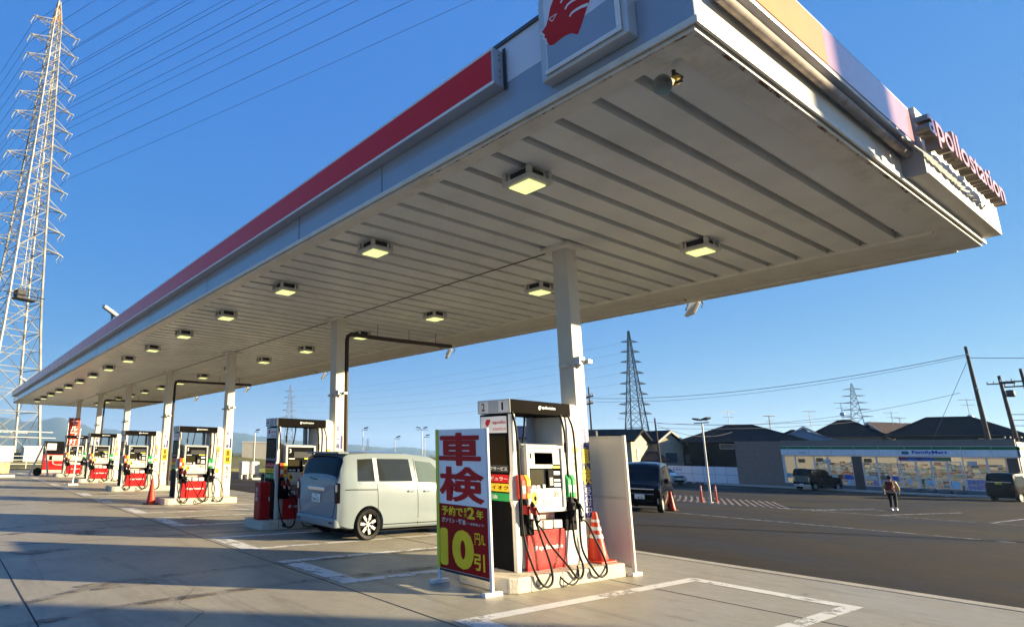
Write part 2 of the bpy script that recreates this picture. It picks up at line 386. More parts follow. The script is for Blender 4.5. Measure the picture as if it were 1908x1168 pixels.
# air between the station and the hills
hz = MB(); hz.box(-3000, 5600, -500, 5600, -2.5, 200); ho = hz.build('haze', [])
hmz = bpy.data.materials.new('haze_air'); hmz.use_nodes = True; n = hmz.node_tree; n.nodes.clear()
pv = n.nodes.new('ShaderNodeVolumePrincipled'); pv.inputs['Color'].default_value = (.42,.66,1,1); pv.inputs['Density'].default_value = .00017; pv.inputs['Anisotropy'].default_value = .2
mo = n.nodes.new('ShaderNodeOutputMaterial'); n.links.new(pv.outputs[0], mo.inputs['Volume'])
ho.data.materials.append(hmz); struct('haze', ho, 'stuff'); hmz.cycles.homogeneous_volume = True if hasattr(hmz.cycles, 'homogeneous_volume') else True

# ================================================================ CANOPY
H = 5.12; X0, X1, Y0, Y1 = 4.65, 13.5, 1.96, 54.0; SP = 6.868
def soffit_mat():
    M_ = mat('soffit_metal', (.655,.655,.62), .34, var=.06, scale=1.5, dirt=.25, dcol=(.30,.25,.17), dscale=1.2); return M_
sof_m = soffit_mat()
trim_m = mat('canopy_trim', (.64,.61,.54), .4, var=.06, dirt=.45, dcol=(.28,.2,.12), dscale=2.2)
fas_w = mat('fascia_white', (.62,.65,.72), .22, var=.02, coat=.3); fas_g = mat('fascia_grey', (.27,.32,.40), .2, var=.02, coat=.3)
band = mat('red_band', (.62,.006,.004), .2, var=.02, spec=.28); emred = mat('emblem_red', (.50,.012,.008), .4, var=.03)
rust = mat('rust', (.16,.06,.03), .9, var=.3)
cn = thing('station_canopy', 'long filling station canopy with a red band along its edge and ribbed underside', 'canopy', (X0, Y0, 0))
CL = Vector((X0, Y0, 0))
def cb(name, b, m_, **k):
    b.v = [(x-X0, y-Y0, z) for x, y, z in b.v]; return b.build(name, m_, cn, **k)
# ribbed soffit: flat pans with trapezoid grooves across the width
b = MB(); xa, xb = X0+.27, X1-1.38; P = .44; y = Y0+.27; prof = []
while y < Y1-.27:
    prof += [(y, H-.03), (min(y+.33, Y1-.27), H-.03), (min(y+.332, Y1-.27), H+.19), (min(y+.345, Y1-.27), H+.19), (min(y+.347, Y1-.27), H+.09), (min(y+.436, Y1-.27), H+.09)]; y += P
prof.append((Y1-.27, H-.03))
for (yy, z) in prof: b.v += [(xa, yy, z), (xb, yy, z)]
for i in range(len(prof)-1): b.f.append((2*i, 2*i+1, 2*i+3, 2*i+2)); b.m.append(0)
cb('soffit', b, sof_m, fix=False)
b = MB()
for k in range(90):                                             # fixings and dark seam
    yy = Y0+.27+P*random.randrange(0, 40)+.385; xx = random.choice([6.9, 9.0, 10.6, 11.8])+random.uniform(-.05,.05); b.cyl((xx, yy, H+.06), (xx, yy, H+.03), .016, n=6)
b.box(8.325, 8.34, 6.1, Y1-1, H-.045, H-.032); cb('seam', b, darksteel)
b = MB()
b.box(X0+.02, xa, Y0+.02, Y1-.02, H-.06, H+.1); b.box(xb, X1-.02, Y0+.02, Y1-.02, H-.06, H+.1); b.box(X1-.30, X1-.021, Y0+.3, Y1-.3, H-.085, H-.061); b.box(xa, xb, Y0+.02, Y0+.27, H-.06, H+.1); b.box(xa, xb, Y1-.27, Y1-.02, H-.06, H+.1)
cb('soffit_border', b, trim_m, bevel=.008)
b = MB()                                                        # deeper gutter trough on the far long edge
b.box(xb-.03, xb-.0005, Y0+.28, Y1-.28, H-.075, H-.0); cb('gutter_trough', b, trim_m, bevel=.02)
rust_a = paint('rust_flakes', (.15,.05,.025), .44, 7.)
b = MB(); b.sheet([(X0+.03,Y0+.04,H-.0615),(X0+.055,Y0+.06,H-.0615),(X0+.055,Y0+3.2,H-.0615),(X0+.03,Y0+3.4,H-.0615)]); b.cur = 0; cb('rust_edge', b, rust_a, fix=False)
b = MB(); b.sheet([(X0+.08,Y0+.03,H-.0615),(X0+6.2,Y0+.03,H-.0615),(X0+6.0,Y0+.06,H-.0615),(X0+.1,Y0+.06,H-.0615)]); cb('rust_edge', b, rust_a, fix=False)

# fascia panels
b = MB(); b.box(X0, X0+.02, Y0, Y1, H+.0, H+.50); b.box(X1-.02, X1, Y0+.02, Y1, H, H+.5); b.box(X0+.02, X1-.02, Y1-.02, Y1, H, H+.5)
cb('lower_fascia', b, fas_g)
b = MB(); b.box(X0+.02, X1-.02, Y0, Y0+.02, H, H+.50); cb('end_fascia', b, white)
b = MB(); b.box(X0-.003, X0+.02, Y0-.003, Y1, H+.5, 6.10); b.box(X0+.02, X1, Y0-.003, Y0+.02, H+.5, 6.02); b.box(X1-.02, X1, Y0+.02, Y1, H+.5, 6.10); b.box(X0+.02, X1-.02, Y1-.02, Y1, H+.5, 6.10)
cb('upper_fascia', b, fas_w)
b = MB(); b.box(X0-.03, X1+.03, Y0-.03, Y1+.03, 6.10, 6.14); cb('roof_cap', b, mat('roof_cap_metal', (.09,.09,.1), .4))
b = MB(); b.box(X0-.025, X0-.0005, Y0-.025, Y1, H-.03, H+.035); b.box(X0, X1+.02, Y0-.025, Y0-.0005, H-.03, H+.035); cb('edge_trim', b, trim_m, bevel=.006)
b = MB()
for yy in (8.4, 12.6, 17, 24, 31, 38, 45): b.box(X0-.0045, X0-.003, yy, yy+.012, H+.04, 6.09)
for yy in (6.1, ): b.box(X0-.0035, X0-.0002, yy, yy+.01, H+.04, H+.5)
cb('panel_joint', b, dgrey)
# red sign box along the long edge
bx = MB(); bx.box(4.47, X0-.004, 3.9, Y1-.1, 5.56, 6.00); sb = cb('sign_box', bx, mat('sign_box_metal', (.40,.42,.46), .35, .2), bevel=.006)
b = MB(); b.box(4.462, 4.4695, 3.93, Y1-.14, 5.60, 5.965); o = cb('red_band_panel', b, band); o.parent = sb
b = MB(); b.box(4.465, 4.4692, 3.9, Y1-.1, 5.967, 6.0); b.box(4.465, 4.4692, 3.9, Y1-.1, 5.56, 5.598); o = cb('band_frame', b, wpan); o.parent = sb
b = MB(); 
for z in (5.66,5.74,5.87,5.93): b.cyl((4.56,3.9,z),(4.56,3.894,z),.008,n=8)
b.box(X0-.03, X0-.022, 3.86, 3.9, 5.53, 6.03); o = cb('end_bracket', b, dgrey); o.parent = sb
# emblem box
def rounded(y0, y1, z0, z1, r, n=6):
    P = []
    for cx, cz, a0 in ((y1-r, z1-r, 0), (y0+r, z1-r, 90)):
        for k in range(n+1): a = R(a0+90*k/n); P.append((cx+math.cos(a)*r, cz+math.sin(a)*r))
    return P + [(y0, z0), (y1, z0)]
fX = lambda x: (lambda a, c, d: (x-d, a, c))
b = MB(); b.prism(rounded(2.42, 3.32, 5.25, 6.38, .3), fX(X0-.004), .15); eb = cb('emblem_box', b, lgrey, bevel=.012)
b = MB(); b.prism(rounded(2.50, 3.25, 5.335, 6.33, .27), fX(4.4955), .006); o = cb('emblem_face', b, fas_w); o.parent = eb
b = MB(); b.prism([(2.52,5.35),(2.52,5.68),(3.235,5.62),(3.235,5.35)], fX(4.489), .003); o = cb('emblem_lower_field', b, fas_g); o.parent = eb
b = MB(); b.box(4.47,4.488, 2.47, 3.26, 5.29, 5.335); b.box(4.47,4.488,2.47,2.515,5.335,6.1); o = cb('emblem_frame', b, wpan, bevel=.006); o.parent = eb
head = [(690,-20),(650,12),(620,45),(595,105),(577,180),(560,232),(525,280),(546,300),(540,318),(557,332),(557,352),(575,378),(602,372),(645,337),(685,308),(722,292),(765,302),(790,240),(830,130),(868,35),(890,-50),(900,-130),(840,-120),(760,-75)]
def em(u, v): # emblem drawing units -> panel
    px, py = 900+u/3.893, v/3.893
    return (3.31-(px-1030)*.00632, 5.29+(158-py-(px-1030)*.652)*.00600)
hp = [em(*p) for p in head]
b = MB(); b.prism([(3.31-(3.31-a)*1.0, c) for a, c in hp], fX(4.4858), .002); 
cx = sum(a for a, c in hp)/len(hp); cz = sum(c for a, c in hp)/len(hp)
bw = MB(); bw.prism([(cx+(a-cx)*1.09, cz+(c-cz)*1.07) for a, c in hp], fX(4.4885), .0022); o = cb('emblem_outline', bw, wpan); o.parent = eb
o = cb('emblem_head', b, emred); o.parent = eb
def stroke(pts, w0, b=None):
    own = b is None; b = b or MB()
    P = [Vector(em(*p)) for p in pts]; L_, Rr = [], []
    for i, p in enumerate(P):
        d = (P[min(i+1,len(P)-1)]-P[max(i-1,0)]).normalized(); nn = Vector((-d.y, d.x)); w = w0*(.75+.5*i/len(P)); L_.append(p+nn*w); Rr.append(p-nn*w)
    for i in range(len(P)-1): b.sheet([(4.4832, *L_[i]), (4.4832, *L_[i+1]), (4.4832, *Rr[i+1]), (4.4832, *Rr[i])])
    if own: o = cb('emblem_stripe', b, wpan); o.parent = eb
stroke([(668,75),(685,45),(715,18),(760,-8),(820,-40),(895,-75)], .013); stroke([(695,122),(712,92),(745,65),(800,38),(862,18),(890,10)], .014); stroke([(722,176),(735,152),(765,130),(800,112),(842,98)], .014)
ey = MB(); stroke([(583,183),(637,150)], .005, ey); stroke([(637,150),(603,205)], .005, ey); stroke([(603,205),(583,183)], .005, ey)
o = cb('emblem_eye', ey, wpan); o.parent = eb
# short end: sign band, conduit and raised lettering box
b = MB(); b.box(4.9, 9.68, 1.79, Y0-.004, 5.50, 6.04); fb = cb('sign_box', b, mat('sign_box_metal', (.4,.42,.46), .35, .2), bevel=.006)
b = MB(); b.box(4.95, 6.95, 1.782, 1.7895, 5.55, 6.00); o = cb('band_sunlit_orange', b, mat('band_sunlit_orange', (.72,.36,.06), .15, var=.03, coat=.5)); o.parent = fb  # sunlit stretch of the band, the warm light put into its colour
b = MB(); b.box(6.952, 9.63, 1.782, 1.7895, 5.55, 6.00); o = cb('band_shaded_mauve', b, mat('band_shaded_mauve', (.62,.36,.40), .14, var=.03, coat=.6)); o.parent = fb  # shaded stretch of the same band, shade and sky reflection put into its colour
b = MB(); b.tube([(4.95,1.88,5.44),(6.9,1.88,5.44),(9.68,1.88,5.44)], .045, 10); cb('conduit', b, mat('dusty_conduit', (.34,.29,.26), .8, var=.3, scale=8), smooth=60)
b = MB(); b.box(9.72, 13.48, 1.745, Y0-.004, H+.06, 6.06); lb = cb('lettering_box', b, white, bevel=.008)
b = MB(); b.box(9.684, 9.718, 1.74, 1.98, H+.03, 5.95); o = cb('corner_bracket', b, grey, bevel=.004); o.parent = lb
pinkm = mat('pink_letter_face', (.62,.26,.30), .2, var=.04, coat=.4); bronze = mat('letter_return', (.30,.26,.22), .3, .6)
W = 3.62
o = txt('apollostation', (8.97-X0, 1.52-Y0, 5.27), '-Y', W, .45, bronze, cn, name='raised_lettering', bold=.012, depth=0, solid=.12, res=3)
f = txt('apollostation', (8.97-X0, 1.52-Y0, 5.27), '-Y', W, .45, pinkm, None, name='lettering_face', bold=.012, depth=.003, res=3); f.parent = o
b = MB()
for k in range(13):
    b = MB(); b.cyl((9.80+k*.21-X0, 1.70-Y0, 5.36), (8.85+k*.3-X0, 1.745-Y0, 5.36), .015, n=6); b.build('letter_stud', chrome, o)
# columns
def col_posters(o, i):
    x, y = 8.2057, 5.8082+SP*i
    L_ = lambda a, c, d=0: (a-X0, y-Y0-d, c)
    def sh(a0, a1, z0, z1, m_, nm='poster', d=.003):
        q = rect(nm, '-Y', (x+a0-X0, y-Y0, z0), a1-a0, z1-z0, m_, None, th=d); q.parent = o; return q
    def tx(s, a0, a1, z0, z1, m_, d=.005, bold=.02, space=1.):
        q = txt(s, (x+a0-X0, y-Y0, z0), '-Y', a1-a0, z1-z0, m_, None, bold=bold, depth=d, space=space); q.parent = o
    return sh, tx
for i in range(7):
    x, y = 8.2057, 5.8082+SP*i; b = MB(); b.box(x-X0, x+.2732-X0, y-Y0, y+.2732-Y0, .19, H-.031)
    o = b.build('column', cream, cn, bevel=.02, seg=3)
    b = MB(); b.box(x-.13-X0, x+.40-X0, y-.13-Y0, y+.40-Y0, H-.09, H-.03); q = b.build('cap_plate', trim_m, None, bevel=.006); q.parent = o
    b = MB(); b.box(x+.02-X0, x+.16-X0, y-.10-Y0, y-.0-Y0, 3.10, 3.22); b.box(x+.16-X0, x+.26-X0, y-.16-Y0, y-.001-Y0, 3.12, 3.18); b.cyl((x+.09-X0,y-Y0,3.05),(x+.09-X0,y-.12-Y0,3.16),.02)
    q = b.build('speaker', lgrey, None, bevel=.006); q.parent = o; b = MB(); b.box(x-.10-X0, x-.001-X0, y+.08-Y0, y+.2-Y0, 3.06, 3.12)
    q = b.build('speaker', lgrey if i else white, None, bevel=.006); q.parent = o
    sh, tx = col_posters(o, i)
    if i == 0:
        sh(.025,.25,1.83,2.44,blue); sh(.025,.25,1.26,1.825,mat('poster_navy2',(.05,.05,.16),.4)); sh(.025,.25,.80,1.255,blue)
        tx('納\n得\nの\n技\n術', .035,.135,1.86,2.42, wpan, bold=.0); tx('安\n心\n・\n安\n全\nよ\nり\n細', .175,.235,1.86,2.42, wpan, bold=-.005)
        tx('車\n検', .04,.24,1.28,1.82, yellow, bold=.035); tx('受\n付\n中', .06,.22,.83,1.24, wpan, bold=.02)
    else:
        sh(.03,.24,1.75,2.35,wpan); sh(.03,.24,1.25,1.74,yellow); sh(.03,.24,.72,1.2,wpan); sh(.17,.24,1.78,2.1,blue,d=.005)
        tx('安\nく\nて\n得', .04,.15,1.77,2.33, blue, bold=.03); tx('車\n検', .06,.21,1.3,1.7, black, bold=.02); tx('受\n付\n中', .07,.20,.75,1.17, black, bold=.02)
# drain pipes
for i in (1, 3, 5):
    x, y = 8.60, 5.8082+SP*i+.0; b = MB()
    b.tube([(x,y+.1,.19),(x,y+.1,4.55),(x+.03,y+.1,4.66),(x+.13,y+.1,4.72),(x+1.2,y+.1,4.73),(12.3,y+.1,4.80)], .055, 10)
    for xx in (9.6, 10.7, 11.7): b.cyl((xx,y+.1,4.78),(xx,y+.1,H-.03),.008,n=6)
    cb('drain_pipe', b, mat('brown_pipe', (.045,.035,.03), .5, var=.2), smooth=50)
    b = MB(); b.tube([(x,y+.16,.19),(x,y+.16,4.3)], .03, 8); cb('conduit', b, cream, smooth=50)

# ceiling lights
lens_m = mat('lit_lens', (.9,.9,.5), .3, emit=(.95,1,.36), es=.27); rim_m = mat('light_housing', (.50,.48,.42), .45, var=.1)
cl = thing('ceiling_light', 'square ceiling light, lit yellow, nearest of the row along the red band edge', 'ceiling light', (5.67, 4.4934, H-.03), 0, 'ceiling lights under the canopy')
b = MB(); b.box(-.215,.215,-.215,.215,-.165,-.105)
for sx in (-1,1):
    for sy in (-1,1): b.box(sx*.185-.03, sx*.185+.03, sy*.185-.03, sy*.185+.03, -.105, -.0)
b.build('housing', rim_m, cl, bevel=.012)
b = MB(); b.box(-.14,.14,-.14,.14,-.104,0); b.build('ballast_box', dgrey, cl)
b = MB(); b.prism([(-.155,-.155),(.155,-.155),(.155,.155),(-.155,.155)], lambda a,c,d:(a,c,-.166-d), .018); b.build('lens', lens_m, cl, bevel=.008)
ordn = ['nearest','second','third','fourth','fifth','sixth','seventh','eighth','ninth','tenth','eleventh','twelfth','thirteenth','fourteenth','farthest']
for r_, xx in enumerate((5.67, 9.83)):
    for i in range(15):
        if r_ == 0 and i == 0: continue
        dup(cl, (xx, 4.4934+3.1297*i, H-.03), None, 'square lit ceiling light, %s in the row %s' % (ordn[i], 'along the red band edge' if r_ == 0 else 'on the far side of the columns'))
# loudspeaker under the corner
t = thing('loudspeaker', 'beige horn loudspeaker with a yellow back hanging under the near corner of the canopy', 'loudspeaker', (5.06, 2.36, H-.06))
b = MB(); b.lathe([(.03,-.02),(.045,.05),(.085,.14),(.11,.17),(.102,.165),(.06,.1),(.02,.05)], 20, Matrix.Translation((-.03,0,-.12)) @ Matrix.Rotation(R(118),4,Vector((-.25,-.97,0))) @ Matrix.Scale(.85,4)); b.build('horn', mat('horn_beige', (.26,.24,.18), .5), t, smooth=50)
b = MB(); b.lathe([(0,-.08),(.05,-.07),(.052,.0),(.04,.02),(0,.02)], 16, Matrix.Translation((-.03,0,-.12)) @ Matrix.Rotation(R(118),4,Vector((-.25,-.97,0))) @ Matrix.Scale(.85,4)); b.build('driver', mat('driver_yellow', (.45,.27,.03), .4), t, smooth=50)
b = MB(); b.tube([(0,0,0),(0,0,-.1),(-.04,.02,-.15)], .018, 8); b.tube([(0,0,-.02),(.04,-.05,-.08),(0,-.06,-.14),(-.05,0,-.16)], .01, 6); b.build('bracket', dgrey, t, smooth=50)
# floodlights hanging off the far edge
fl = thing('floodlight', 'white tilted floodlight hanging from the far canopy edge, nearest to the camera', 'floodlight', (13.55, 6.5, 4.98), 0, 'floodlights hanging along the far canopy edge')
Mx = Matrix.Translation((0,0,-.06)) @ Matrix.Rotation(R(-35), 4, 'Z') @ Matrix.Rotation(R(-62), 4, 'Y')
b = MB(); b.box(-.16,.16,-.17,.17,-.035,.035, Mx); b.build('lamp_body', white, fl, bevel=.012)
b = MB(); b.box(-.14,.14,-.15,.15,-.043,-.036, Mx); b.build('glass', dgrey, fl)
b = MB(); b.tube([(.05,-.17,-.05),(.14,-.17,.05),(.10,-.1,.17),(0,0,.2),(-.06,0,.24)], .014, 6); b.tube([(.05,.17,-.05),(.14,.17,.05),(.10,.1,.17),(0,0,.2)], .014, 6); b.tube([(-.1,0,.18),(-.35,-.05,.06),(-.6,-.1,.12)],.012,6); b.build('bracket', darksteel, fl, smooth=50)
for k, yy in enumerate((14.2, 21.9, 29.7, 37.4)): dup(fl, (13.55, yy, 4.96), None, '%s white tilted floodlight from the camera along the far canopy edge' % ['second','third','fourth','fifth'][k])
# area lights on the roof edge
rf = thing('area_floodlight', 'long grey floodlight box sticking up above the middle of the purple red roof band', 'floodlight', (4.75, 22.4, 6.14), 0, 'box floodlights on the canopy roof edge')
Mx = Matrix.Rotation(R(14), 4, 'X') @ Matrix.Rotation(R(30), 4, 'Y')
b = MB(); b.box(-.62,.05,-.2,.2,.26,.38, Mx); b.build('lamp_body', lgrey, rf, bevel=.03)
b = MB(); b.box(-.58,-.05,-.17,.17,.245,.259, Mx); b.build('glass', dgrey, rf)
b = MB(); b.cyl((0,0,0),(0,.1,.5),.05); b.box(-.12,.12,-.1,.1,0,.02); b.build('bracket', galv, rf)
dup(rf, (4.8, 49.5, 6.14), None, 'small grey floodlight box at the far end of the canopy roof beside the pylon')

# ================================================================ PUMP ISLANDS
isl_n = ['nearest','second','third','fourth','fifth','sixth','farthest']
isl = thing('pump_island', 'nearest raised concrete pump island with a rounded end, under the pump numbered 1 and 2', 'pump island', (6.12, 5.45, 0), 0, 'concrete pump islands')
b = MB(); P = [(.18,0),(2.48,0),(2.48,1.0),(.18,1.0),(0,.86),(0,.16),(.05,.05)]; b.prism(P, lambda a,c,d:(a,c,d), .19); b.build('kerb_block', concrete_i, isl, bevel=.018)
b = MB()
for x in (.56, 1.62): b.lathe([(.035,-.004),(.05,-.004),(.05,-.0005),(.035,-.0005)], 16, Matrix.Translation((x,0,.10)), axis='y')
b.build('anchor_ring', dgrey, isl)
b = MB(); b.box(1.05,1.06,-.002,0,.0,.19); b.box(.42,.428,-.002,0,0,.19); b.build('crack', dgrey, isl)
for i in range(1, 7): dup(isl, (6.12, 5.45+SP*i, 0), None, '%s concrete pump island from the camera' % isl_n[i])

panel_k = mat('display_black', (.006,.006,.007), .7, var=.3, spec=.03); screen_m = mat('screen_glass', (.022,.018,.006), .5, spec=.05)
base_g = mat('pump_grey_base', (.33,.32,.29), .45, var=.08, dirt=.4, dcol=(.15,.13,.1)); hd_m = mat('header_black', (.007,.0055,.0045), .75, var=.5, scale=1.5, spec=.02)
capg = mat('header_end_grey', (.36,.37,.38), .4); nozr = mat('nozzle_red', (.35,.02,.015), .35)
def emblem(b, at, face, s, d):
    U, N = FACE[face]; at = Vector(at)
    P = [(.15,.1),(.45,0),(.8,.35),(1,.9),(.9,1.0),(.3,1.0),(.1,.75),(0,.45)]
    b.add([at+U*(p[0]*s)+Vector((0,0,p[1]*s))+N*d for p in P], [tuple(range(8))])
def catm(pts, n=8):
    P = [Vector(p) for p in pts]; P = [2*P[0]-P[1]] + P + [2*P[-1]-P[-2]]; out = []
    for i in range(1, len(P)-2):
        for k in range(n):
            t = k/n; a, b_, c, d = P[i-1], P[i], P[i+1], P[i+2]
            out.append(.5*((2*b_)+(c-a)*t+(2*a-5*b_+4*c-d)*t*t+(3*b_-a-3*c+d)*t**3))
    return out+[P[-2]]
def nozzle(parent, p, cap_m, flip=1, tilt=0):
    x, y, z = p; b = MB()
    b.tube(catm([(x, y, z+.21), (x, y-.03, z+.17), (x+.01*flip, y-.05, z+.08), (x+.03*flip, y-.06, z-.02), (x+.05*flip, y-.055, z-.10)], 4), [.018,.022,.026,.03,.034,.036,.036,.034,.03,.03,.03,.027,.025,.024,.022,.02,.02][:17], 10)
    b.tube([(x+.0*flip, y-.09, z+.14), (x+.02*flip, y-.115, z+.06), (x+.05*flip, y-.10, z-.03), (x+.05*flip, y-.06, z-.06)], .011, 6)
    o = b.build('nozzle', rubber, parent, smooth=50)
    c = MB(); c.box(x-.035, x+.035, y-.085, y-.0, z+.03, z+.15); q = c.build('nozzle_cover', cap_m, None, bevel=.012); q.parent = o
    c = MB(); c.box(x-.012, x+.03, y-.118, y-.09, z-.02, z+.05); q = c.build('trigger', lgrey, None, bevel=.006); q.parent = o
def pump(i):
    lab = ['white and red pump numbered 1 and 2 right behind the standing kanji sign','shaded fuel pump behind the pale minivan, next to the red extinguisher box','third fuel pump from the camera, just right of the plain red cone','fourth fuel pump from the camera, red base and black header','fifth fuel pump from the camera, red base and black header','sixth and farthest fuel pump, behind the red banner stand'][i]
    t = thing('fuel_pump', lab, 'fuel pump', (6.48, 5.674+SP*i, .19), 0, 'fuel pumps on the islands')
    w = 1.38
    # slim left panel with fuel price signs on its outer side
    b = MB(); b.prism([(.09,0),(.16,0),(.16,2.06),(.09,2.06)], lambda a,c,d:(a,.06+d,c), .53); b.build('side_panel', black, t, bevel=.006)
    b = MB(); b.prism([(-.06,0),(.10,0),(.10,2.06),(-.03,2.06),(.0,1.27),(-.06,1.20)] if False else [(.075,0),(.16,0),(.16,2.06),(.075,2.06),(.075,1.3),(.04,1.15),(.04,.9),(.075,.8)], lambda a,c,d:(a,.0+d,c), .06); b.build('front_post', white, t, bevel=.012)
    q = rect('sign_panel', '-X', (.088,.57,1.80), .48, .23, wpan, t, th=.006); m_ = MB(); emblem(m_, (.0795,.48,1.89), '-X', .10, 0); o = m_.build('emblem', red, q)
    txt('apollo', (.0815,.34,1.91), '-X', .24, .06, red, q, bold=.02); txt('station', (.0815,.34,1.835), '-X', .24, .045, red, q, bold=.0)
    q = rect('screen', '-X', (.088,.55,1.36), .44, .40, mat('side_screen', (.02,.014,.006), .2, spec=.1), t, th=.006)
    q = rect('service_label', '-X', (.088,.57,1.27), .48, .09, dgrey, t, th=.006); txt('セルフサービス', (.0815,.55,1.29), '-X', .44, .05, wpan, q, bold=.02)
    for (m_, z, s_, tm) in ((red,1.13,'レギュラー',wpan),(yellow,1.01,'ハイオク',black),(green,.885,'軽油',wpan)):
        q = rect('fuel_label', '-X', (.088,.57,z), .48, .105, m_, t, th=.010); txt(s_, (.077,.50,z+.025), '-X', .40 if len(s_) > 3 else .2, .055, tm, q, bold=.02)
    # lower body
    b = MB(); b.box(.16, 1.34, .03, .56, .04, .50); b.box(.2,1.3,.06,.52,0,.04); b.build('base_cabinet', base_g, t, bevel=.008)
    b = MB(); b.box(.275, 1.085, .0, .03, .0, .505); q = b.build('front_panel', red, t, bevel=.006)
    m_ = MB(); emblem(m_, (.42,.0-.002,.24), '-Y', .07, 0); m_.build('emblem', wpan, q); txt('apollostation', (.52,-.0,.24), '-Y', .50, .075, wpan, q, bold=.03)
    b = MB(); b.box(1.10,1.33,-.01,.03,.02,.48); b.build('meter_door', white if i == 0 else base_g, t, bevel=.006)
    b = MB(); b.box(.17,1.33,.10,.50,.50,.76); b.build('nozzle_deck', panel_k, t, bevel=.01)
    # display head
    b = MB(); b.prism([(-.0,.745),(.50,.745),(.50,1.66),(.03,1.66),(-.03,1.60),(-.03,.80)], lambda a,c,d:(.27+d,a,c), .80); b.build('display_cabinet', grey, t, bevel=.012)
    fm = white if i == 0 else lgrey
    b = MB()
    for (x0,x1,z0,z1) in ((.27,.325,.745,1.645),(1.015,1.07,.745,1.645),(.325,1.015,.745,.80),(.325,1.015,1.60,1.645)): b.box(x0,x1,-.07,-.02,z0,z1)
    b.build('display_frame', fm, t, bevel=.01)
    b = MB(); b.box(.325,1.015,-.045,-.028,.80,1.60); q = b.build('display_face', wpan if i == 0 else panel_k, t)
    D = -.0455
    def s_(nm, x0, x1, z0, z1, m2): return rect(nm, '-Y', (x0, D, z0), x1-x0, z1-z0, m2, q, th=.004)
    if i == 0:
        s_('painted_glare', .34,1.0,1.36,1.58,mat('glare_cream', (.62,.60,.53), .12)); s_('counter', .46,.85,1.38,1.54,mat('counter_grey',(.33,.35,.37),.2)); s_('label', .84,1.0,1.30,1.38,yellow); txt('1', (.365,D-.004,1.46), '-Y', .03, .07, black, q)  # opaque cream sheet: sun glare on the display put into its colour
    else:
        txt(str(2*i+1), (.37,D-.002,1.47), '-Y', .05, .09, wpan, q, bold=.02); s_('counter', .50,.98,1.36,1.50,dgrey); s_('label', .36,.52,1.33,1.35,wpan); s_('label', .78,.98,1.33,1.36,lime)
    s_('control_face', .33,1.01,1.06,1.33,panel_k); 
    b = MB(); b.box(.35,.63,D-.009,D-.0045,1.11,1.31); b.build('screen', screen_m, q)
    b = MB(); b.box(.70,.82,D-.03,D-.0045,1.07,1.31); b.build('card_reader', black, q, bevel=.006)
    b = MB()
    for k in range(3):
        for l in range(4): b.box(.725+k*.025,.742+k*.025,D-.034,D-.029,1.10+l*.028,1.118+l*.028)
    b.build('keypad', lgrey, q)
    for k, (xx, zz, ww, hh) in enumerate(((.37,1.065,.08,.035),(.47,1.065,.07,.035),(.60,1.05,.05,.06),(.85,1.24,.13,.05),(.85,1.15,.13,.03),(.85,1.08,.13,.05))): s2 = rect('button', '-Y', (xx, D-.0045, zz), ww, hh, wpan, q, th=.006)
    s_('notice', .34,1.0,.81,1.04, poster_w)
    b = MB(); b.prism([(.42+.055*math.cos(2*math.pi*k/20), .93+.09*math.sin(2*math.pi*k/20)) for k in range(20)], lambda a,c,d:(a, D-.006-d, c), .003); b.build('oval_sticker', yellow, q)
    b = MB(); b.prism([(.43+.028*math.cos(2*math.pi*k/16), .93+.035*math.sin(2*math.pi*k/16)) for k in range(16)], lambda a,c,d:(a, D-.0095-d, c), .002); b.build('static_pad', black, q)
    for (x0,x1,z0,z1,m2) in ((.50,.60,.94,1.03,poster_w),(.61,.72,.93,1.03,mat('pale_card',(.7,.6,.5),.5)),(.73,.99,.93,1.035,poster_p if i else poster_w),(.60,.76,.82,.92,poster_p),(.77,.98,.82,.92,poster_w)): rect('card', '-Y', (x0, D-.0045, z0), x1-x0, z1-z0, m2, q, th=.004)
    txt('3', (.82,D-.009,.945), '-Y', .05, .075, mat('orange_ink',(.7,.12,.03),.5), q, bold=.03); txt('円', (.89,D-.009,.95), '-Y', .05, .05, mat('orange_ink',(.7,.12,.03),.5), q, bold=.02)
    for k, x0 in enumerate((.40, .62, .83)):
        b = MB(); b.box(x0,x0+.17,-.03,.09,.525,.63); b.box(x0+.01,x0+.16,-.032,-.030,.54,.61); b.build('leaflet_box', poster_w, t, bevel=.004)
    q = rect('notice', '-Y', (.38,.096,.64), .62, .085, poster_p, t, th=.004)
    # nozzle pockets and guards
    b = MB(); b.box(.165,.43,-.02,.12,.45,.92); b.build('nozzle_holder', black, t, bevel=.02)
    b = MB(); b.box(1.09,1.36,-.02,.12,.47,.92); b.build('nozzle_holder', black, t, bevel=.02)
    def guard(x, m2, y0=-.09):
        b = MB(); b.prism([(y0,.93),(.06,.93),(.06,1.24),(y0+.04,1.24),(y0,1.17)], lambda a,c,d:(x+d,a,c), .085); g_ = b.build('nozzle_guard', m2, t, bevel=.012)
        c = MB(); c.box(x+.012,x+.073,y0-.003,y0,1.0,1.1); c.build('fuel_tag', wpan if m2 is not yellow else orange, g_)
    guard(.125, mat('guard_red',(.62,.07,.04),.4)); guard(.215, yellow, -.10); guard(1.10, green); guard(1.19, green, -.10)
    nozzle(t, (.22,-.03,.70), nozr); nozzle(t, (.34,-.04,.68), nozr); nozzle(t, (1.17,-.04,.72), dgrey, -1); nozzle(t, (1.28,-.05,.70), black)
    # header beam and its posts
    b = MB(); b.box(.07, 1.39, 0, .60, 2.07, 2.26); hb = b.build('header', hd_m, t, bevel=.01)
    m_ = MB(); emblem(m_, (.66,-.003,2.135), '-Y', .06, 0); m_.build('emblem', wpan, hb); txt('apollostation', (.735,-.0,2.145), '-Y', .30, .05, wpan, hb, bold=.03)
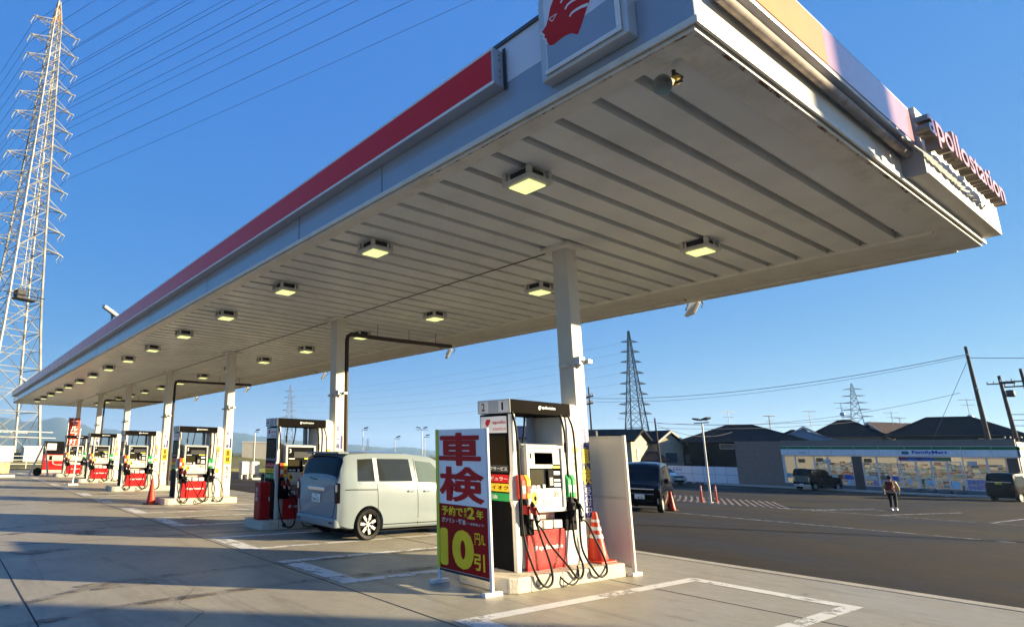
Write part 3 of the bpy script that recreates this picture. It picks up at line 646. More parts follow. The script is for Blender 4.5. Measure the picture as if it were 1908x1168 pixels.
    q = rect('header_end', '-X', (.07,.60,2.07), .60, .19, capg, hb, th=.006)
    for (yy, n_) in ((.575, str(2*i+2)), (.20, str(2*i+1))):
        p_ = rect('number_plate', '-X', (.0635,yy,2.085), .18, .16, poster_w, None, th=.004); p_.parent = q; txt(n_, (.059,yy-.055,2.11), '-X', .065 if n_ != '1' else .03, .11, black, None).parent = q
    b = MB(); b.box(1.08,1.16,.48,.58,.5,2.07); b.box(.16,.22,.5,.56,1.6,2.07); b.build('rear_post', grey, t, bevel=.006)
    # tall white pillar with notices
    b = MB(); b.prism([(1.20,0),(1.62,0),(1.62,2.16),(1.60,2.23),(1.54,2.265),(1.39,2.265),(1.39,2.07),(1.20,2.07)], lambda a,c,d:(a,.03+d,c), .50); pl = b.build('pillar', white, t, bevel=.012)
    rn = random.Random(40+i); z = 1.92
    pm = [poster_p, poster_w, yellow, poster_w, mat('pale_green_sheet',(.35,.55,.35),.5), poster_w, poster_p]
    for k in range(9):
        hh = rn.uniform(.09,.2); m2 = pm[(k+i*(k > 2)) % 7]
        rect('notice', '-Y', (1.40+rn.uniform(0,.02), .03, z-hh), rn.uniform(.09,.15), hh-.03, m2, pl, th=.003)
        z -= hh
        if z < .75: break
    txt('左\n側\n給\n油', (1.43,.026,1.28), '-Y', .07, .30, dgrey, pl, bold=.0)
    # hoses: from the header down to the ground and up to a nozzle
    def hose(pts, nm='hose', r=.0155, couple=None):
        b = MB(); P = catm([(p[0], p[1]-(.09 if p[2] < .1 else .03 if p[2] < .2 else 0), p[2]) for p in pts], 8); b.tube(P, r, 8)
        if couple:
            for c in couple: b.cyl((c[0],c[1],c[2]-.07),(c[0],c[1],c[2]+.07),.024,n=10)
        return b.build(nm, rubber, t, smooth=60)
    j = rn.uniform(-.03,.03)
    hose([(.10,-.0,2.08),(.12,-.03,1.9),(.13,-.05,1.6),(.11,-.08,1.0),(.09,-.12,.45),(.13,-.16,.02),(.27,-.19,-.135),(.40+j,-.18,-.08),(.47+j,-.16,.12),(.44,-.12,.40),(.385,-.10,.58)], couple=[(.13,-.048,1.62)])
    hose([(.50,.3,2.08),(.47,.3,1.85),(.48,.32,1.70)], couple=[(.47,.3,1.8)]); hose([(.72,.3,2.08),(.69,.3,1.85),(.66,.32,1.66)])
    hose([(1.14,-.0,2.09),(1.17,-.03,1.85),(1.17,-.04,1.5),(1.14,-.09,.9),(1.12,-.13,.35),(1.10,-.16,.05),(1.02,-.18,-.09),(.90+j,-.17,-.07),(.76+j,-.15,.08),(.60,-.13,.33),(.49,-.10,.52),(.40,-.09,.59)], couple=[(1.17,-.035,1.62)])
    hose([(1.32,-.0,2.09),(1.38,-.03,1.85),(1.37,-.05,1.3),(1.30,-.10,.7),(1.26,-.14,.25),(1.32,-.17,-.02),(1.46,-.18,-.12),(1.60+j,-.17,-.06),(1.66+j,-.15,.12),(1.60,-.12,.35),(1.46,-.10,.58),(1.33,-.09,.62)])
    hose([(.62,-.10,-.02+.0),(.70,-.19,-.13),(.84,-.2,-.15),(.98,-.17,-.08),(1.03,-.12,.05)], nm='hose', r=.011)
    return t
for i in range(6): pump(i)

# ================================================================ STANDING SIGN
swh = mat('sign_white', (.86,.84,.82), .4, var=.02)
t = thing('sign_board', 'standing sign with dark red kanji and a big yellow 10, before the nearest pump', 'sign', (5.93, 6.02, 0))
b = MB(); b.box(-.025,.0,-.47,.42,.19,2.02); bd = b.build('board', swh, t)
for a_ in (-.51, .42): b = MB(); b.box(-.032,.0062,a_,a_+.04,.03,2.025); b.build('post', wpan, t, bevel=.006)
lf = rect('red_field', '-X', (-.0255,.42,.20), .89, .83, mat('field_red', (.30,.004,.004), .4), t, th=.003); rect('yellow_edge', '-X', (-.0325,.462,.19), .055, 1.83, lime, t, th=.003)
kr = mat('kanji_red', (.46,.012,.012), .4); ky = mat('sign_yellow', (.85,.62,.03), .4)
def st(s, y, z, w, h, m_, bold=.03, d=.0035, x=-.0255): txt(s, (x, y, z), '-X', w, h, m_, t, bold=bold, depth=d, res=4)
st('車', .385,1.545,.76,.42, kr, .036); st('検', .385,1.075,.80,.44, kr, .034)
Z = .006
st('予約で', .36,.885,.40,.12, ky, .028, Z); st('最\n大', -.06,.885,.055,.115, ky, .02, Z); st('2', -.125,.875,.12,.14, ky, .035, Z); st('年', -.28,.885,.12,.11, ky, .03, Z)
st('ガソリン・軽油', .36,.79,.44,.065, wpan, .02, Z); st('（一般価格より）', -.11,.795,.30,.035, wpan, .0, Z)
st('10', .37,.265,.56,.43, ky, .06, Z); st('円/L', -.24,.57,.18,.14, ky, .01, Z); st('引', -.22,.265,.18,.20, ky, .028, Z)
for yy in (-.49, .44):
    b = MB(); b.box(-.17,.14, yy-.035, yy+.035, 0,.05); b.build('foot', wpan, t, bevel=.008)
b = MB(); b.box(-.028,.003,-.47,.42,.165,.195); b.build('bottom_rail', dgrey, t)

# ================================================================ SCREEN PANEL
t = thing('screen_panel', 'grey partition screen on white posts beside the banded orange cone', 'partition', (8.82, 5.45, 0))
pm_ = mat('frosted_panel', (.50,.48,.44), .5, var=.05, dirt=.2, dcol=(.25,.22,.18))
b = MB(); b.box(-.008,.008,.03,1.62,1.10,1.98); b.box(-.008,.008,.03,1.62,.13,1.06); b.build('panel', pm_, t)
for a_, c_ in ((-.025,.02),(1.62,1.66)): b = MB(); b.box(-.022,.022,a_,c_,.02,2.02); b.build('post', white, t, bevel=.005)
for a_, c_ in ((1.98,2.01),(1.06,1.10),(.10,.13)): b = MB(); b.box(-.016,.016,.02,1.62,a_,c_); b.build('rail', galv, t, bevel=.004)
for a_ in (0, 1.64): b = MB(); b.box(-.12,.12,a_-.05,a_+.05,0,.05); b.build('foot', white, t, bevel=.006)

# ================================================================ CONES
tape = mat('reflective_tape', (.62,.62,.6), .3, var=.2, scale=20)
def cone(loc, lab, bands=True, h=.70):
    t = thing('traffic_cone', lab, 'traffic cone', loc, 0, 'traffic cones')
    b = MB(); b.lathe([(.145,.03),(.15,.05),(.13,.12),(.035,h-.03),(.028,h-.005),(.015,h)], 28); b.build('cone_body', orange, t, smooth=50)
    b = MB(); b.box(-.19,.19,-.19,.19,0,.032); b.build('base', orange if bands else rubber, t, bevel=.02)
    if bands:
        f = lambda z: .134-(z-.12)*(.099/(h-.15))
        for z0, z1 in ((.33,.385),(.44,.49),(.555,.59)):
            b = MB(); b.lathe([(f(z0)+.003,z0),(f(z1)+.003,z1)], 28, cap=False); b.build('reflective_band', tape, t, smooth=50)
    return t
cone((8.35, 5.72, .19), 'orange cone with white bands on the near island beside the screen panel')
cone((5.88, 19.65, 0), 'plain red cone on the apron by the end of the third island', False, .80)
cone((24.22, 13.21, zg(24.22)), 'plain orange cone on the asphalt beside the black van', False, .72)
def bollard(loc, lab):
    t = thing('bollard', lab, 'bollard', loc, 0, 'orange flexible bollards')
    b = MB(); b.lathe([(.11,0),(.10,.04),(.045,.06),(.042,.80),(.03,.84),(0,.85)], 18); b.build('post', orange, t, smooth=50)
    for z in (.58,.70): b = MB(); b.lathe([(.0465,z),(.046,z+.05)], 18); b.build('reflective_band', tape, t, smooth=50)
bollard((34.7,17.26,-.5), 'orange bollard just left of the car park lamp post'); bollard((35.82,17.05,-.52), 'orange bollard just right of the car park lamp post')

# extinguisher box beside the second pump
t = thing('extinguisher_box', 'dark red upright cabinet on the second island left of the shaded pump', 'cabinet', (6.23, 12.62, .19))
b = MB(); b.box(-.02,.24,0,.30,0,.82); b.build('cabinet_body', dred, t, bevel=.02)
b = MB(); b.box(.0,.22,-.008,0,.06,.78); dr = b.build('door', dred, t, bevel=.004)
b = MB(); b.box(.19,.21,-.03,-.008,.4,.5); b.build('handle', lgrey, dr)
txt('消\n火\n器', (-.02,.22,.40), '-X', .10, .30, wpan, t, bold=.02)
b = MB(); b.lathe([(.03,.82),(.03,.93),(.05,.95),(.02,.99),(0,1.0)], 12, Matrix.Translation((.1,.15,0))); b.build('lamp', dgrey, t)
# red kerosene cabinet past the sixth pump
t = thing('fuel_cabinet', 'squat red and black dispenser at the far left end of the row of pumps', 'cabinet', (6.35, 46.9, .19), 0)
b = MB(); b.box(0,1.9,0,.7,0,1.05); b.build('cabinet_body', red, t, bevel=.02)
b = MB(); b.box(0,1.9,0,.7,1.052,1.95); tp = b.build('display_cabinet', black, t, bevel=.02)
b = MB(); b.box(.15,.75,-.01,-.001,1.35,1.8); b.build('notice', poster_w, tp)
b = MB(); b.box(.1,1.7,-.012,-.001,.62,1.0); b.build('notice', poster_p, t); b = MB(); b.box(.35,.55,-.018,-.0125,.66,.96); b.build('keypad', black, t)
b = MB(); b.tube(catm([(.6,-.05,.6),(.65,-.15,.4),(1.0,-.2,.35),(1.6,-.15,.4),(1.7,-.05,.6)],6),.02,6); b.build('hose', wpan, t)
# banner
t = thing('banner_flag', 'tall narrow dark and bright red banner with white katakana behind the farthest pumps', 'banner', (6.95, 42.3, 0))
b = MB(); b.cyl((0,0,0),(0,0,3.62),.022,n=8); b.cyl((0,0,3.60),(.72,0,3.60),.012,n=6); b.build('pole', galv, t)
fm = mat('banner_red', (.60,.06,.03), .7); b = MB(); N = 14
for k in range(N+1):
    z = 3.58-k*2.2/N; yy = .03*math.sin(k*.9); b.v += [(.03,yy,z),(.33,yy+.03*math.sin(k*.7+1),z),(.70,yy+.05*math.sin(k*.8+2),z)]
for k in range(N):
    for j in (0,1): b.f.append((3*k+j,3*k+j+1,3*k+j+4,3*k+j+3)); b.m.append(0)
cl_ = b.build('cloth', fm, t, fix=False, smooth=80); so = cl_.modifiers.new('solid','SOLIDIFY'); so.thickness = .004
for k, ch in enumerate('セルフ灯油'): txt(ch, (.16,-.07,3.18-k*.42), '-Y', .40, .34, wpan, cl_, bold=.03, depth=0)
b = MB(); b.box(-.25,.25,-.25,.25,0,.08); b.build('base', wpan, t, bevel=.01)
t = thing('banner_pole', 'bare white pole on a square foot in front of the sixth pump', 'pole', (5.55, 31.0, 0))
b = MB(); b.cyl((0,0,.06),(.12,.1,2.6),.03,n=8); b.build('pole', wpan, t); b = MB(); b.box(-.22,.22,-.22,.22,0,.08); b.build('foot', white, t, bevel=.01)

# ================================================================ VEHICLES
def interp(tab, x):
    if x <= tab[0][0]: return tab[0][1]
    for (a, va), (b_, vb) in zip(tab, tab[1:]):
        if x <= b_: return va+(vb-va)*(x-a)/(b_-a)
    return tab[-1][1]
def paintm(name, col, rough=.22): return mat(name, col, rough, var=.02, scale=1, coat=.5 if col[0] > .1 else .1, dirt=.10 if col[0] > .1 else .01, dcol=(.2,.17,.13), dscale=3, spec=.3 if col[0] > .1 else .12)
def car(name, label, loc, rz, S, body_m):
    L, W = S['L'], S['W']/2; t = thing(name, label, S.get('cat', 'car'), loc, rz)
    def params(x):
        f = lambda k: sum(interp(S[k], x+d) for d in (-.05, 0, .05))/3
        return f('zb'), f('belt'), f('roof'), f('w')*W, f('wr')*W
    def sec(x):
        zb, be, ro, w, wr = params(x); be = min(be, ro-.04)
        h = be-zb
        return [(0,zb),(w*.86,zb),(w*.955,zb+.03),(w*.985,zb+.12*h/.6),(w,zb+.45*h),(w*.995,zb+.8*h),(w*.97,be),(w*.97+(wr-w*.97)*.5,be+(ro-.10-be)*.5),(wr,max(be+.01,ro-.10)),(wr*.94,ro-.035),(wr*.75,ro-.005),(wr*.4,ro+.012),(0,ro+.016)]
    N = 56; xs = sorted(set([L*(.5-.5*math.cos(math.pi*k/N)) for k in range(N+1)])); K = 13
    b = MB(); 
    for x in xs:
        s = sec(x); b.v += [(x,-y,z) for y, z in s] + [(x,y,z) for y, z in s[-2:0:-1]]
    M2 = 2*K-2
    for i in range(len(xs)-1):
        for k in range(M2): b.f.append((i*M2+k, i*M2+(k+1) % M2, (i+1)*M2+(k+1) % M2, (i+1)*M2+k)); b.m.append(0)
    b.f += [tuple(range(M2))[::-1], tuple((len(xs)-1)*M2+k for k in range(M2))]; b.m += [0,0]
    me = b.mesh('body', body_m)
    # wheel arches cut out of the shell
    c = MB(); r = S['r']
    for wx in S['wheels']:
        for sy in (-1,1): c.cyl((wx, sy*(W-.24), r), (wx, sy*(W+.3), r), r+.055, n=40)
    o = bpy.data.objects.new('body', me); COL.objects.link(o); co = bpy.data.objects.new('cutter', c.mesh('cutter', rubber)); COL.objects.link(co)
    bo = o.modifiers.new('cut','BOOLEAN'); bo.object = co; bo.operation = 'DIFFERENCE'; bo.solver = 'EXACT'
    me2 = bpy.data.meshes.new_from_object(o.evaluated_get(bpy.context.evaluated_depsgraph_get()))
    if len(me2.polygons) < 100: me2 = me
    bpy.data.objects.remove(o); bpy.data.objects.remove(co)
    if len(me2.materials) == 0: me2.materials.append(body_m)
    if len(me2.materials) < 2: me2.materials.append(rubber)
    for p in me2.polygons: p.use_smooth = True
    me2.set_sharp_from_angle(angle=R(32)); body = link('body', me2, t)
    def side_pt(x, k, sy, off=0):
        s = sec(x); i = int(k); f = k-i; i2 = min(i+1, K-1); y = s[i][0]*(1-f)+s[i2][0]*f; z = s[i][1]*(1-f)+s[i2][1]*f
        d = Vector((s[i2][1]-s[i][1], -(s[i2][0]-s[i][0]))) if i2 != i else Vector((0,1)); d = d.normalized() if d.length > 1e-6 else Vector((1,0))
        return (x, sy*(y+d.x*off), z+d.y*off)
    def patch(nm, x0, x1, k0, k1, sy, m_, off=.006, nx=8, nk=6, sl0=0, sl1=0, par=None, tag_=None):
        b = MB()
        for i in range(nx+1):
            for j in range(nk+1):
                q = j/nk; xa, xb = x0+sl0*q, x1+sl1*q; b.v.append(side_pt(xa+(xb-xa)*i/nx, k0+(k1-k0)*q, sy, off))
        for i in range(nx):
            for j in range(nk): p = i*(nk+1)+j; b.f.append((p, p+nk+1, p+nk+2, p+1)); b.m.append(0)
        return b.build(nm, m_, par or t, smooth=60)
    def top_patch(nm, x0, x1, kk, m_, off=.006, nx=8, par=None):
        b = MB(); 
        for i in range(nx+1):
            x = x0+(x1-x0)*i/nx
            row = [side_pt(x, kk+(K-1-kk)*j/5, -1, off) for j in range(6)]
            row += [(p[0], -p[1], p[2]) for p in row[-2::-1]]; b.v += row
        for i in range(nx):
            for j in range(10): p = i*11+j; b.f.append((p, p+11, p+12, p+1)); b.m.append(0)
        return b.build(nm, m_, par or t, smooth=60)
    # wheels
    for wx in S['wheels']:
        for sy in (-1,1):
            w_ = bpy.data.objects.new('wheel', None); COL.objects.link(w_); w_.parent = t; w_.location = (wx, sy*(W-.115), r); w_.rotation_euler = (0,0,0 if sy < 0 else math.pi)
            b = MB(); rr = r*.70; b.lathe([(rr,-.05),(rr,-.085),(r-.03,-.095),(r-.008,-.08),(r,-.05),(r,.05),(r-.01,.09),(rr,.09)], 40, axis='y', cap=False); b.build('tyre', rubber, w_, smooth=40)
            b = MB(); b.lathe([(0,-.045),(rr*.96,-.045),(rr-.001,-.075),(rr+.004,-.088),(rr+.006,-.04),(rr+.006,.05)], 36, axis='y', cap=False); rim = b.build('rim', S.get('rimback', dgrey), w_, smooth=40)
            b = MB(); ns = S.get('spokes', 8)
            for k in range(ns):
                a = 2*math.pi*k/ns+.3; Mx = Matrix.Rotation(a, 4, 'Y'); b.box(-.029 if ns < 8 else -.036, .029 if ns < 8 else .036, -.078, -.046, rr*.42, rr*.90, Mx); b.box(-.012,.012,-.07,-.046, rr*.1, rr*.45, Mx)
            b.lathe([(0,-.075),(.035,-.07),(.04,-.045)], 16, axis='y'); q = b.build('spoke', S.get('spokem', chrome), None, bevel=.006); q.parent = w_
    return t, body, sec, patch, top_patch, side_pt
def lamp(nm, x0,x1,y0,y1,z0,z1,m_,t,bev=.01): b = MB(); b.box(x0,x1,y0,y1,z0,z1); return b.build(nm, m_, t, bevel=bev)
redl = mat('tail_lamp_red', (.10,.012,.012), .2, spec=.2); clear = mat('headlamp_clear', (.55,.58,.6), .08, .4); plate_w = mat('plate_white', (.75,.78,.75), .4); plate_y = mat('plate_yellow', (.7,.5,.05), .4)
interior = mat('light_window_glass', (.10,.13,.12), .04, spec=.8); privacy = mat('privacy_glass', (.02,.022,.02), .05, spec=.7)
# pale minivan
SV = dict(L=4.31, W=1.70, r=.305, wheels=(.72, 3.46), cat='minivan', spokes=7, spokem=mat('machined_alloy',(.72,.70,.66),.25,.6), rimback=black,
  zb=[(0,.30),(.25,.22),(.6,.20),(3.8,.20),(4.31,.28)], belt=[(0,1.03),(.3,1.05),(2.2,1.03),(3.2,.99),(3.7,.95),(4.31,.80)],
  roof=[(0,1.12),(.03,1.22),(.10,1.48),(.17,1.62),(.30,1.685),(.8,1.715),(1.8,1.72),(2.5,1.66),(3.0,1.46),(3.45,1.17),(3.6,1.06),(4.0,.97),(4.25,.80),(4.31,.70)],
  w=[(0,.90),(.05,.94),(.15,.975),(.4,1),(3.6,1),(4.0,.95),(4.25,.83),(4.31,.75)], wr=[(0,.86),(.1,.84),(.3,.82),(2.4,.80),(3.4,.78),(4.31,.7)])
vanp = paintm('pale_green_white_paint', (.195,.235,.26))
t, body, sec, patch, top, sp = car('minivan', 'pale greenish white minivan parked in the lane by the second pump', (6.66, 10.92, 0), 0, SV, vanp)
top('rear_window', .025, .17, 8.3, glass_d, .008)
for sy in (-1,1):
    patch('quarter_window', .46, .88, 6.3, 7.85, sy, privacy, sl0=.05); patch('rear_door_window', .99, 1.88, 6.3, 7.85, sy, privacy, sl0=.0, sl1=-.04); w_ = patch('front_door_window', 2.03, 3.10, 6.25, 7.8, sy, interior, sl1=-.62)
    patch('window_trim', .50, 3.2, 6.14, 6.22, sy, chrome, .006, nk=1)
    patch('pillar_trim', .885, .985, 6.3, 7.9, sy, cream, .007, nx=2); 
    patch('door_gap', .93, .942, 3.0, 6.1, sy, black, .002, nx=1); patch('door_gap', 1.98, 1.992, 2.2, 7.9, sy, black, .002, nx=1); patch('door_gap', 3.02, 3.032, 2.2, 6.1, sy, black, .002, nx=1)
    patch('slide_rail', .16, .93, 5.5, 5.6, sy, black, .004, nk=1); patch('sill_line', 1.06, 3.1, 2.38, 2.5, sy, black, .002, nk=1); patch('sill_trim', 1.08, 3.08, 1.6, 2.2, sy, vanp, .012, nk=2)
    for xx in (1.72, 2.16):
        p = sp(xx+.1, 5.35, sy, .0); h_ = lamp('door_handle', xx, xx+.17, p[1]-.012*(sy < 0)*1-.014, p[1]+.014+.012*(sy > 0), p[2]-.018, p[2]+.018, vanp, t)
    lamp('tail_lamp', -.014,.05, sy*.755-.05, sy*.755+.05, .72,1.10, glass_d, t, .012); lamp('tail_lamp_clear', -.020,-.013, sy*.755-.035, sy*.755+.035, .93,1.07, chrome, t, .004); lamp('brake_lamp', -.020,-.013, sy*.755-.035, sy*.755+.035, .75,.90, redl, t, .004)
    b = MB(); b.box(3.02,3.16,sy*.93-.10,sy*.93+.10,1.02,1.17); b.build('door_mirror', vanp, t, bevel=.03)
    lamp('headlamp', 4.15,4.27, sy*.58-.14, sy*.58+.14, .66,.80, clear, t, .03)
# tailgate details
b = MB(); b.tube([(-.004,-.66,1.05),(-.006,-.70,.7),(-.008,-.62,.46),(-.010,-.5,.43),(-.010,.5,.43),(-.008,.62,.46),(-.006,.70,.7),(-.004,.66,1.05)], .005, 5); b.build('tailgate_gap', dgrey, t)
lamp('garnish', -.03,-.001,-.32,.32,.92,1.0, chrome, t, .012)
p_ = lamp('number_plate', -.022,-.012,-.165,.165,.70,.86, plate_w, t, .003); txt('34-51', (-.0205,.13,.715), '-X', .26,.075, mat('plate_green',(.02,.15,.08),.4), p_, bold=.02, depth=.003); txt('京都', (-.0205,.06,.81), '-X', .12,.03, mat('plate_green',(.02,.15,.08),.4), p_, depth=.003)
b = MB(); b.tube([(-.01,.0,1.14),(.0,.30,1.17)], .009, 6); b.build('rear_wiper', black, t)
lamp('bumper', -.05,.16,-.76,.76,.25,.44, vanp, t, .05); lamp('reflector', -.055,-.049,.55,.68,.33,.36, redl, t, .003); lamp('reflector', -.055,-.049,-.68,-.55,.33,.36, redl, t, .003)
lamp('spoiler', .10,.36,-.62,.62,1.66,1.70, vanp, t, .015)
b = MB(); b.box(.3,4.0,-.62,.62,.13,.24); b.build('underbody', black, t)
b = MB(); b.prism([(.30,1.2),(.42,1.2),(.45,1.52),(.27,1.52)], lambda a,c,d:(.145+d*.2,.25-a,c), .01); b.build('rear_sticker', mat('faded_sticker',(.12,.16,.13),.4), t)
# tall black kei van facing the camera
SN = dict(L=3.40, W=1.48, r=.275, wheels=(.50, 3.02), cat='kei car', spokes=10, spokem=lgrey,
  zb=[(0,.28),(.3,.2),(3.1,.2),(3.4,.26)], belt=[(0,1.0),(2.5,1.0),(3.0,.99),(3.4,.93)],
  roof=[(0,1.15),(.05,1.5),(.12,1.70),(.4,1.77),(1.6,1.79),(2.2,1.74),(2.45,1.66),(2.68,1.38),(2.93,1.10),(3.05,1.04),(3.25,1.0),(3.36,.93),(3.40,.85)],
  w=[(0,.95),(.1,.99),(.3,1),(3.1,1),(3.3,.97),(3.4,.92)], wr=[(0,.86),(.3,.86),(2.2,.86),(3.0,.88),(3.4,.84)])
blk = paintm('black_car_paint', (.006,.006,.007), .12)
def kei(name, label, loc, rz, S, pm, front=True):
    t, body, sec, patch, top, sp = car(name, label, loc, rz, S, pm)
    L = S['L']
    xr = S.get('ws', (2.47, 2.92)); top('windscreen', xr[0], xr[1], 8.6, glass_d, .006); top('rear_window', *S.get('rw', (.02,.11)), 8.4, glass_d, .006)
    for sy in (-1,1):
        patch('rear_door_window', .35, 1.25, 6.2, 7.85, sy, privacy); patch('front_door_window', 1.35, xr[0]-.02, 6.2, 7.85, sy, glass_d, sl1=-.12)
        patch('door_gap', 1.30,1.306,2.4,6.1,sy,dgrey,.002,nx=1); lamp('door_handle', 1.12,1.24,sy*S['W']/2-.01,sy*S['W']/2+.012,.86,.89, chrome, t, .004)
        b = MB(); b.box(xr[0]-.02,xr[0]+.10,sy*(S['W']/2+.08)-.08,sy*(S['W']/2+.08)+.08,1.02,1.2); b.build('door_mirror', pm, t, bevel=.03)
        lamp('headlamp', L-.14,L-.01, sy*.53-.14, sy*.53+.14, .72,.86, clear, t, .03); lamp('tail_lamp', -.012,.06, sy*(S['W']/2-.12)-.05, sy*(S['W']/2-.12)+.05, .70,1.0, redl, t, .015)
        lamp('fog_lamp_frame', L-.07,L+.008, sy*.60-.03, sy*.60+.03, .32,.50, chrome, t, .008)
    lamp('grille_bar', L-.04,L+.012,-.50,.50,.80,.845, chrome, t, .01); lamp('grille', L-.06,L+.004,-.42,.42,.66,.79, black, t, .01); lamp('grille_bar', L-.05,L+.010,-.48,.48,.64,.66, chrome, t, .006)
    lamp('lower_grille', L-.06,L+.006,-.48,.48,.27,.44, black, t, .01)
    lamp('front_bumper', L-.14,L+.0,-.66,.66,.24,.62, pm, t, .04)
    lamp('rear_bumper', -.05,.12,-.68,.68,.26,.46, S.get('bump', pm), t, .04)
    py = S.get('py', 0)
    q = lamp('number_plate', L+.014,L+.022,-.165,.165,.47,.63, S['pl'], t, .003); bb = MB(); txt_into(bb, S['pn'], (0,0,0), '+X', .25,.07, .02, 0); bb.v = [(x+L+.0235, y-.125, z+.49) for x,y,z in bb.v]; bb.build('lettering', black, q)
    q = lamp('number_plate', -.062,-.052,-.165+py,.165+py,S.get('pz',.60),S.get('pz',.60)+.16, S['pl'], t, .003); txt(S['pn'], (-.0625,.125+py,S.get('pz',.60)+.02), '-X', .25,.07, black, q, bold=.02)
    return t
SN['pl'] = plate_w; SN['pn'] = '・8 22'
hd = math.atan2(-.37, -.93)
def front_at(x, y, L, rz): return (x-L*math.cos(rz), y-L*math.sin(rz), zg(x+.8))
kei('kei_van', 'tall glossy black van facing the camera beside the screen panel', front_at(22.0, 13.15, 3.4, hd), hd, SN, blk)
sh = math.atan2(-.30, .95)
SS = dict(L=3.40, W=1.48, r=.30, wheels=(.50, 2.92), cat='jeep', spokes=5, spokem=lgrey, pl=plate_w, pn='72-15', ws=(2.05,2.25), rw=(.02,.08), bump=mat('silver_bumper',(.42,.42,.42),.3,.5), py=.0, pz=.34,
  zb=[(0,.34),(.3,.3),(3.1,.3),(3.4,.34)], belt=[(0,1.08),(2.2,1.06),(3.4,1.0)], roof=[(0,1.3),(.04,1.55),(.12,1.68),(.4,1.70),(1.8,1.69),(2.0,1.62),(2.2,1.25),(2.3,1.12),(2.6,1.09),(3.2,1.03),(3.36,.95),(3.4,.85)],
  w=[(0,.96),(.1,1),(3.2,1),(3.4,.95)], wr=[(0,.88),(2.0,.88),(2.5,.9),(3.4,.86)])
t = kei('small_suv', 'small black off roader with a silver rear bumper parked nose in before the shop window', (59.1-.2, 21.35, -.55), sh, SS, blk)
lamp('rear_panel', -.02,.0,-.55,.55,.62,1.1, mat('grey_green_panel',(.10,.13,.12),.3), t, .01); lamp('tail_lamp', -.03,.0,.55,.68,.66,1.02, chrome, t, .01); lamp('tail_lamp', -.03,.0,-.68,-.55,.66,1.02, chrome, t, .01)
SR = dict(SN); SR.update(pl=plate_y, pn='51-80', L=3.40, pz=1.02)
t = kei('kei_wagon', 'black wagon with a yellow plate at the right edge of the car park', (57.2, 10.0, -.55), sh, SR, paintm('black_wagon_paint', (.007,.007,.008), .15))
lamp('garnish', -.035,-.0,-.62,.62,1.16,1.20, chrome, t, .006)
SW = dict(SN); SW.update(pl=plate_w, pn='40-11', L=4.2, W=1.7, roof=[(0,.95),(.3,1.05),(.9,1.42),(1.6,1.46),(2.3,1.42),(3.0,1.05),(3.4,.97),(4.0,.86),(4.2,.7)], ws=(2.35,2.98), rw=(.35,.85), wheels=(.7,3.3), cat='car', belt=[(0,.92),(3,.9),(4.2,.75)])
kei('white_car', 'rounded white car half hidden behind the black van in front of the white hoarding', (56.8, 32.9, -.55), math.atan2(-.9,-.43), SW, paintm('white_car_paint', (.45,.45,.44)))

